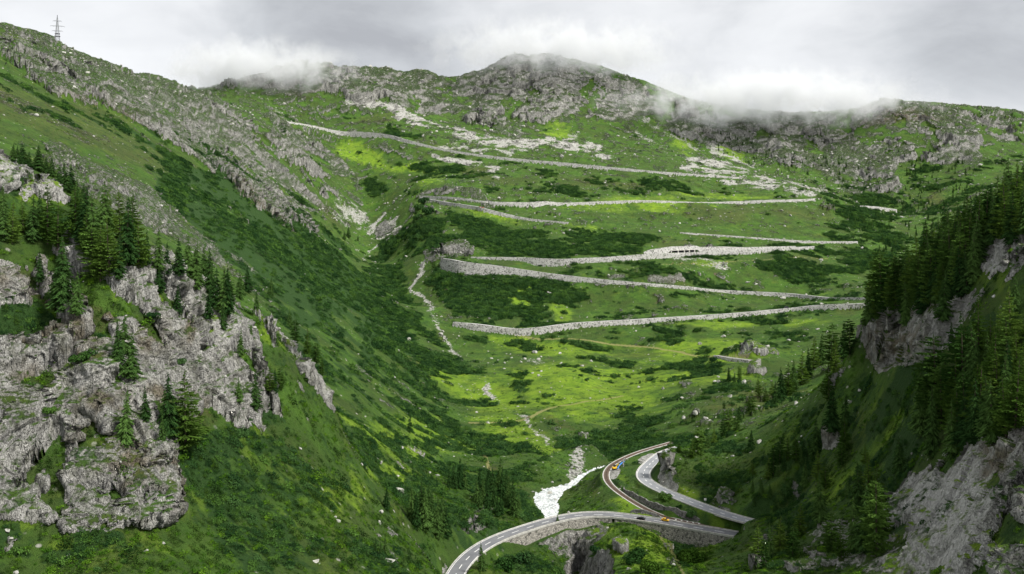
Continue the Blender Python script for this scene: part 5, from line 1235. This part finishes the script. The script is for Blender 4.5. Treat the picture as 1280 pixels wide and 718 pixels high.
# countless shrubs, stones and herbs: points on the ground, instanced
GNODES = {}
def scatter(name, label, idx, scl, src, nodename, sink=0.05, tilt=0.15, cat=None):
    me = bpy.data.meshes.new(name); n = len(idx)
    P = np.stack([XF.ravel()[idx], YF.ravel()[idx], ZF.ravel()[idx]-scl*sink], 1).astype(np.float32)
    P[:, 0] += rng.normal(0, .2, n); 
    me.vertices.add(n); me.vertices.foreach_set('co', P.ravel())
    a = me.attributes.new('scl', 'FLOAT_VECTOR', 'POINT')
    sv = np.stack([scl*rng.uniform(.8, 1.25, n), scl*rng.uniform(.8, 1.25, n), scl*rng.uniform(.7, 1.15, n)], 1).astype(np.float32); a.data.foreach_set('vector', sv.ravel())
    a = me.attributes.new('rot', 'FLOAT_VECTOR', 'POINT')
    nn = Nn.reshape(-1, 3)[idx]; follow = 0.8 if tilt < .4 and sink < .3 else 0.0
    th = np.arccos(np.clip(nn[:, 2], .3, 1))*follow; ph = np.arctan2(nn[:, 1], nn[:, 0])*(follow > 0)+rng.uniform(0, 6.28, n)*(follow == 0)
    rv_ = np.stack([rng.normal(0, tilt, n), th+rng.normal(0, tilt*.5, n), ph], 1).astype(np.float32); a.data.foreach_set('vector', rv_.ravel())
    o = link(bpy.data.objects.new(name, me)); tag(o, label, kind='stuff')
    ng = bpy.data.node_groups.new(nodename, 'GeometryNodeTree')
    ng.interface.new_socket('Geometry', in_out='INPUT', socket_type='NodeSocketGeometry'); ng.interface.new_socket('Geometry', in_out='OUTPUT', socket_type='NodeSocketGeometry')
    gi = ng.nodes.new('NodeGroupInput'); go = ng.nodes.new('NodeGroupOutput'); ip = ng.nodes.new('GeometryNodeInstanceOnPoints'); ob = ng.nodes.new('GeometryNodeObjectInfo')
    ob.inputs['Object'].default_value = src; ob.transform_space = 'ORIGINAL'; ob.inputs['As Instance'].default_value = True
    ns = ng.nodes.new('GeometryNodeInputNamedAttribute'); ns.data_type = 'FLOAT_VECTOR'; ns.inputs['Name'].default_value = 'scl'
    nr = ng.nodes.new('GeometryNodeInputNamedAttribute'); nr.data_type = 'FLOAT_VECTOR'; nr.inputs['Name'].default_value = 'rot'
    ng.links.new(gi.outputs[0], ip.inputs['Points']); ng.links.new(ob.outputs['Geometry'], ip.inputs['Instance'])
    ng.links.new(ns.outputs['Attribute'], ip.inputs['Scale']); ng.links.new(nr.outputs['Attribute'], ip.inputs['Rotation']); ng.links.new(ip.outputs[0], go.inputs[0])
    md = o.modifiers.new('scatter', 'NODES'); md.node_group = ng
    return o
# source bushes and stones stand in the scene as plants of their own
def src_obj(name, mesh, px, py, wpx, label, cat):
    p, c, k = gpt(px, py); s = wpx*p.y/F/2; o = bpy.data.objects.new(name, mesh); o.location = p; o.scale = (s, s, s); link(o); return tag(o, label, cat)
SRC_S = [src_obj('bush', BS[0], 452, 690, 12, 'green alder bush among the lower left shrubs', 'bush'), src_obj('bush', BS[1], 440, 700, 12, 'loose green alder bush near the lower edge', 'bush'),
         src_obj('bush', BS[2], 375, 505, 10, 'dark alder bush below the bright rock rib', 'bush'), src_obj('bush', BS[3], 432, 668, 12, 'dark alder bush beside the stone run', 'bush')]
SRC_R = [src_obj('boulder', ROCKM[0], 415, 640, 6, 'pale block at the top of the stone run', 'boulder'), src_obj('boulder', ROCKM[2], 419, 647, 5, 'pale block in the middle of the stone run', 'boulder')]
SRC_H = src_obj('herb_tuft', BH, 400, 560, 3, 'bright herb tuft on the lit left slope', 'plant')
FT = tree_at(gpt(1128, 268, 1700)[0], 18, 'spruce', 'dark conifer on the distant slope above the right hand wall', None, False); FT.scale = (1, 1, 1)
scatter('distant_trees', 'small dark conifers on the distant cliffs and side valley', np.array([q[0] for q in FAR_T]), np.array([q[1] for q in FAR_T])*1.0, FT, 'tree_scatter', 0.5, 0.02)
SRC_F = src_obj('fern_tuft', BF, 392, 566, 3, 'dark fern tuft beside the bright herb tuft', 'plant'); SRC_F['kind'] = 'stuff'; SRC_H['kind'] = 'stuff'
vis = (SMAX-SF < 0.02) & (np.abs(UG) < 0.64) & (YF > 185)
du_ = np.gradient(XF, axis=0); dvy = np.gradient(YF, axis=1); area = np.abs(du_*dvy)
def pick(dens, maxn):
    lam_ = np.where(vis, dens*area, 0).ravel()
    e = lam_.sum(); 
    if e > maxn: lam_ *= maxn/e
    return np.nonzero(rng.random(lam_.size) < lam_)[0]
farf = sstep(YF, 420, 950)
clump = 0.5+0.5*fbm2(XG, YG, 13, 3, 301)*1.8
clump = np.clip(clump, 0, 1)
gap = fbm2(XG, YG, 11, 4, 302)*(1-farf)+fbm2(XG/1.5, YG, 42, 5, 303)*farf
shr = np.clip(shrub*1.05+0.11+0.08*(1-farf), 0, 1)*sstep(shrub*1.1+1.0*gap, 0.10, 0.40)*(1-ROADSIDE)*(1-pathm)*(1-rk2*.85)*(1-scree*.9)*np.maximum(sstep(shrub+0.9*(clump-.5), 0.12, 0.62), sstep(shrub, .45, .75))
farf = sstep(YF, 420, 950)
dens = shr*((1-farf)*0.42+farf*0.10)
riverclear = 1.0*(1-gravel)
for i in range(0, len(W_RIVER), 4):
    q = W_RIVER[i]; riverclear = riverclear*(1-((XF-q[0])**2+(YF-q[1])**2 < (q[3]*1.15+1)**2))
dens = dens*riverclear
sel = pick(dens, 100000); rng.shuffle(sel)
yy = YF.ravel()[sel]; size = np.interp(yy, [200, 420, 950, 2600], [0.85, 1.25, 2.7, 4.4])*np.clip(rng.lognormal(0, .35, len(sel)), .4, 2.2)
print('shrubs', len(sel), 'trees', NTREE[0])
q4 = [sel[i::4] for i in range(4)]; s4 = [size[i::4] for i in range(4)]
NMS = ['green alder thicket covering the slopes', 'loose green alder thicket covering the slopes', 'dark alder thicket covering the slopes', 'dense dark alder thicket covering the slopes']
for i in range(4): scatter('shrubs', NMS[i], q4[i], s4[i], SRC_S[i], 'shrub_scatter')
# stones in the screes and loose over the turf
dens = (np.clip(scree, 0, 1)**1.5*0.020+0.0014*(1-shrub*.8)*(1+3*rockm))*(1-ROADSIDE*.7)*(1-farf*0.3)*riverclear+(1-farf)*0.0010*(1-shrub)
sel = pick(dens, 30000); yy = YF.ravel()[sel]; size = np.interp(yy, [200, 450, 950, 3000], [0.32, 0.5, 1.0, 2.0])*np.clip(rng.lognormal(0, .55, len(sel)), .4, 3.5)
for i in range(2): scatter('scree_stones', ['pale blocks lying in the screes and gullies', 'pale stones strewn over the turf'][i], sel[i::2], size[i::2], SRC_R[i], 'stone_scatter', -0.1, .5)
# herbs and low growth on the nearer turf
dens = (1-rk2)*(1-ROADSIDE)*(1-pathm)*(1-sstep(YF, 600, 1100))*(0.60*(1-sstep(YF, 300, 700))+0.08)*riverclear*np.clip(0.25+clump, 0, 1)
sel = pick(dens, 90000); yy = YF.ravel()[sel]; size = np.interp(yy, [200, 450, 950], [0.42, 0.7, 1.2])*np.clip(rng.lognormal(0, .4, len(sel)), .4, 2.4)
print('herbs', len(sel))
rng.shuffle(sel)
scatter('herbs', 'bright low herbs and tussocks on the turf', sel[::2], size[::2], SRC_H, 'herb_scatter')
scatter('herbs', 'dark ferns and dwarf shrubs on the turf', sel[1::2], size[1::2], SRC_F, 'fern_scatter')

# ------------------------------------------------------------------ small things
def box_bm(bm, cx, cy, cz, sx, sy, sz, rz=0, taper=1.0):
    r = bmesh.ops.create_cube(bm, size=1.0)
    for v in r['verts']:
        k = taper if v.co.z > 0 else 1
        x, y = v.co.x*sx*k, v.co.y*sy*k; v.co = Vector((cx+x*math.cos(rz)-y*math.sin(rz), cy+x*math.sin(rz)+y*math.cos(rz), cz+v.co.z*sz))
def bm_obj(name, bm, mat, parent=None, bevel=0.0):
    if bevel: bmesh.ops.bevel(bm, geom=bm.edges[:], offset=bevel, segments=2, affect='EDGES')
    me = bpy.data.meshes.new(name); bm.to_mesh(me); bm.free(); me.materials.append(mat); return link(bpy.data.objects.new(name, me), parent)
def bar_bm(bm, a, b, r):
    a = Vector(a); b = Vector(b); d = b-a; res = bmesh.ops.create_cone(bm, segments=5, radius1=r, radius2=r, depth=d.length, cap_ends=True)
    M = Matrix.Translation((a+b)/2) @ d.to_track_quat('Z', 'Y').to_matrix().to_4x4()
    bmesh.ops.transform(bm, matrix=M, verts=res['verts'])
def on_line(P, px, lat, zoff=0.0):
    pp = P[:, 0]/P[:, 1]*F+640; i = int(np.argmin(np.abs(pp-px))); nx, ny = frame(P); d = P[min(i+2, len(P)-1)]-P[max(0, i-2)]
    return Vector((P[i, 0]+nx[i]*lat, P[i, 1]+ny[i]*lat, P[i, 2]+zoff)), math.atan2(d[1], d[0])
def car(loc, rz, mat, label, cat='car', L=4.5, H=1.48, van=False):
    e = empty('parked_car' if cat == 'car' and False else ('van' if van else 'car'), loc, rz); tag(e, label, cat)
    W = 0.9; prof = [(-L/2, .35), (-L/2, .85), (-L/2+.15, 1.0), (-L*.22, 1.02), (L*.24, .98), (L/2-.1, .82), (L/2, .6), (L/2, .35)]
    if van: prof = [(-L/2, .35), (-L/2, 1.1), (L*.3, 1.1), (L/2-.1, .95), (L/2, .6), (L/2, .35)]
    V = [(x, s*W, z) for s in (-1, 1) for x, z in prof]; n = len(prof); Fq = [tuple(range(n-1, -1, -1)), tuple(range(n, 2*n))]+[(i, (i+1) % n, (i+1) % n+n, i+n) for i in range(n)]
    mesh_obj('body', V, Fq, mat, e)
    c0 = [(-L*.44 if van else -L*.36, 1.0), (-L*.42 if van else -L*.26, H+.4 if van else H-.05), (L*.10 if not van else L*.2, H+.4 if van else H-.02), (L*.27 if not van else L*.36, .99)]
    V = [(x, s*(W*.96 if z < 1.1 else W*.78), z) for s in (-1, 1) for x, z in c0]; mesh_obj('window', V, [(3, 2, 1, 0), (4, 5, 6, 7)]+[(i, (i+1) % 4, (i+1) % 4+4, i+4) for i in range(4)], mat_glass, e)
    bm = bmesh.new(); box_bm(bm, (c0[1][0]+c0[2][0])/2, 0, c0[1][1]+.03, (c0[2][0]-c0[1][0])*1.02, W*1.58, .07); bm_obj('roof', bm, mat, e)
    for sx in (-.3, .31):
        for sy in (-1, 1):
            bm = bmesh.new(); bar_bm(bm, (L*sx, sy*.72, .33), (L*sx, sy*.93, .33), .33); bm_obj('wheel', bm, mat_tyre, e)
    for sy in (-1, 1):
        bm = bmesh.new(); box_bm(bm, L/2, sy*.65, .68, .06, .3, .14); bm_obj('headlight', bm, mat_paint, e)
    return e
p, a = on_line(PL, 802, -1.7, .02); car(p, a+math.pi, paint('black_car_paint', (.012, .012, .014)), 'black car driving on the valley road')
p, a = on_line(PL, 830, 1.9, .02); car(p, a, paint('yellow_car_paint', (.75, .42, .02)), 'small yellow car on the valley road near the railway', L=4.0)
P1 = np.stack([BROADS['R1'][k] for k in ('x', 'y')]+[BROADS['R1']['z0']+BROADS['R1']['h']], 1)
p, a = on_line(P1, 982, 3.0 if True else 0, .05); car(p, a, paint('grey_van_paint', (.18, .17, .19)), 'dark grey van on the lowest zigzag of the pass road', 'van', 8.0, 2.6, True)
P4 = np.stack([BROADS['R4'][k] for k in ('x', 'y')]+[BROADS['R4']['z0']+BROADS['R4']['h']], 1)
p, a = on_line(P4, 598, 3.2, .05); car(p, a, paint('red_car_paint', (.70, .07, .03)), 'bright red car below the upper hairpin, left of another', L=5.0)
p, a = on_line(P4, 603.5, 3.6, .05); car(p, a, paint('orange_red_paint', (.80, .12, .04)), 'orange red van below the upper hairpin', 'van', 5.5, 2.2, True)

# excavator on the gravel patch by the railway
mat_yel = paint('machine_yellow', (.75, .45, .03))
p, _, _ = gpt(768, 588); ex = empty('excavator', p, .5); tag(ex, 'small yellow excavator on the gravel beside the railway', 'excavator')
for s in (-1, 1):
    bm = bmesh.new(); box_bm(bm, 0, s*.9, .45, 3.2, .5, .8); bm_obj('track', bm, mat_tyre, ex, .12)
bm = bmesh.new(); box_bm(bm, -.2, 0, 1.4, 2.8, 2.1, .9); bm_obj('body', bm, mat_yel, ex, .1)
bm = bmesh.new(); box_bm(bm, .35, .55, 2.4, 1.4, .95, 1.3, 0, .9); bm_obj('cab', bm, mat_glass, ex, .06)
bm = bmesh.new(); bar_bm(bm, (1.0, -.2, 1.5), (2.6, -.2, 3.6), .2); bar_bm(bm, (2.6, -.2, 3.6), (4.2, -.2, 2.2), .17); bm_obj('boom', bm, mat_yel, ex)
bm = bmesh.new(); box_bm(bm, 4.3, -.2, 1.7, .8, .9, .8, 0, .7); bm_obj('bucket', bm, mat_dsteel, ex, .05)
# gravel yards
def patch(name, pts, mat, label, lift=0.25):
    pw = [gpt(a, b)[0] for a, b in pts]; c = sum(pw, Vector())/len(pw); V = [c+Vector((0, 0, lift))]+[q+Vector((0, 0, lift)) for q in pw]; n = len(pw)
    o = mesh_obj(name, V, [(0, i+1, (i+1) % n+1) for i in range(n)], mat); return tag(o, label, kind='structure')
# blue hose lying from the excavator up the bank
pts = [gpt(a, b)[0]+Vector((0, 0, .5)) for a, b in ((772, 587), (773, 585), (775, 582.5), (778, 580), (780, 578.5))]
bm = bmesh.new()
for a_, b_ in zip(pts[:-1], pts[1:]): bar_bm(bm, a_, b_, .45)
tag(bm_obj('blue_pipe', bm, paint('blue_plastic', (.05, .22, .62))), 'bright blue plastic pipe beside the excavator', 'pipe')
# white guard stones along the valley road
for i, px in enumerate([839, 847, 855, 862.5, 870]):
    p, a = on_line(PL, px, 5.0, 0); bm = bmesh.new(); box_bm(bm, 0, 0, .35, 1.0, .8, .9, a, .7); o = bm_obj('guard_stone', bm, mat_paint, None, .06); o.location = p
    tag(o, 'white guard stone on the railway side of the valley road', 'bollard', 'white guard stones along the valley road')
p, a = on_line(PU, 872, 5.2, 0); s_ = empty('road_sign', p); tag(s_, 'small white sign beside the upper road under the dark cliff', 'sign')
bm = bmesh.new(); bar_bm(bm, (0, 0, -.5), (0, 0, 2.2), .06); bm_obj('post', bm, mat_steel, s_); bm = bmesh.new(); box_bm(bm, 0, -.1, 2.2, 1.3, .08, 1.2); bm_obj('panel', bm, mat_paint, s_)

# power pylon on the left ridge
px_, py_ = 72, 59
c_ = int(np.argmin(np.abs(UU-(px_-640)/F))); best = int(np.argmax(np.where((YF[c_] > 1100) & (YF[c_] < 2200), SF[c_], -9)))
pb = Vector((float(XF[c_, best]), float(YF[c_, best]), float(ZF[c_, best])-1.5)); sc = pb.y/F     # metres per row at the ridge
py = empty('power_pylon', pb, .25); tag(py, 'lattice steel power pylon standing on the left skyline ridge', 'pylon')
H = 31*sc+1.5; br_ = 0.30
def wdt(z): return 4.6*sc*(1-z/H*1.0)**1.2*.5+0.55
for sx in (-1, 1):
    for sy in (-1, 1):
        bm = bmesh.new(); zs = np.linspace(0, H*.93, 7)
        for a_, b_ in zip(zs[:-1], zs[1:]): bar_bm(bm, (sx*wdt(a_), sy*wdt(a_), a_), (sx*wdt(b_), sy*wdt(b_), b_), br_)
        bm_obj('leg', bm, mat_steel, py)
bm = bmesh.new(); zs = np.linspace(0, H*.93, 10)
for a_, b_ in zip(zs[:-1], zs[1:]):
    for i in range(4):
        q = [(-1, -1), (1, -1), (1, 1), (-1, 1)]; (x0, y0), (x1, y1) = q[i], q[(i+1) % 4]
        bar_bm(bm, (x0*wdt(a_), y0*wdt(a_), a_), (x1*wdt(b_), y1*wdt(b_), b_), .16); bar_bm(bm, (x1*wdt(a_), y1*wdt(a_), a_), (x0*wdt(b_), y0*wdt(b_), b_), .16); bar_bm(bm, (x0*wdt(b_), y0*wdt(b_), b_), (x1*wdt(b_), y1*wdt(b_), b_), .14)
bm_obj('bracing', bm, mat_steel, py)
bm = bmesh.new(); bar_bm(bm, (0, 0, H*.9), (0, 0, H*1.03), .5); bm_obj('mast_tip', bm, mat_dsteel, py)
for zr, hw in ((.80, 5.0), (.60, 8.2), (.41, 6.2)):
    bm = bmesh.new(); z = H*zr
    for s in (-1, 1):
        bar_bm(bm, (0, 0, z+1.6), (s*hw*sc, 0, z), .20); bar_bm(bm, (0, -.8, z-.4), (s*hw*sc, 0, z), .20); bar_bm(bm, (0, .8, z-.4), (s*hw*sc, 0, z), .20)
        bar_bm(bm, (s*hw*sc, 0, z), (s*hw*sc, 0, z-2.2), .14); bar_bm(bm, (s*hw*sc*.55, 0, z+.3), (s*hw*sc*.55, 0, z-2.0), .14)
    bm_obj('crossarm', bm, mat_steel, py)
for zr, hw in ((.30, 3.4), (.20, 4.0)):
    bm = bmesh.new(); box_bm(bm, 0, 0, H*zr, hw*sc*2*.8, 2.6, 1.5); bm_obj('platform', bm, mat_dsteel, py)
print('objects', round(time.time()-T0, 1))

# ------------------------------------------------------------------ low cloud caught on the summits
def cloud(px, py, Y, rx, ry, rd, dens, sc, label):
    m, t = newmat('cloud_vapour')
    oc = t.n('ShaderNodeTexCoord').outputs['Object']; ps = t.n('ShaderNodeNewGeometry').outputs['Position']
    r2 = t.n('ShaderNodeVectorMath', {0: oc}, operation='LENGTH').outputs['Value']
    n = t.noise(ps, sc*1.4, 7, 0.64, 0.5)
    d = t.math('ADD', t.math('SUBTRACT', 0.80, r2), t.math('MULTIPLY', t.math('SUBTRACT', n, 0.5), 4.6))
    d = t.math('MULTIPLY', t.math('MULTIPLY', d, 1.3, True), dens)
    edge = t.ramp(r2, [(0.35, 1.0), (0.98, 0.0)])
    d = t.math('MULTIPLY', d, edge)
    v = t.n('ShaderNodeVolumePrincipled', {'Color': (0.90, 0.91, 0.93, 1), 'Density': d, 'Anisotropy': 0.0})
    t.n('ShaderNodeOutputMaterial', {'Volume': v.outputs[0]})
    bm = bmesh.new(); bmesh.ops.create_icosphere(bm, subdivisions=3, radius=1.0)
    me = bpy.data.meshes.new('low_cloud'); bm.to_mesh(me); bm.free(); me.materials.append(m)
    o = link(bpy.data.objects.new('low_cloud', me)); o.location = ((px-640)/F*Y, Y, (HORIZON-py)/F*Y); o.scale = (rx*Y/F, rd, ry*Y/F)
    return tag(o, label, kind='stuff')
cloud(322, 88, 2950, 150, 46, 260, 0.019, 0.010, 'soft cloud on the ridge left of the summit')
cloud(700, 62, 3130, 200, 48, 260, 0.015, 0.009, 'thin cloud veil over the rounded summit')
cloud(965, 124, 2920, 240, 46, 260, 0.021, 0.009, 'low cloud lying along the ridge right of the summit')
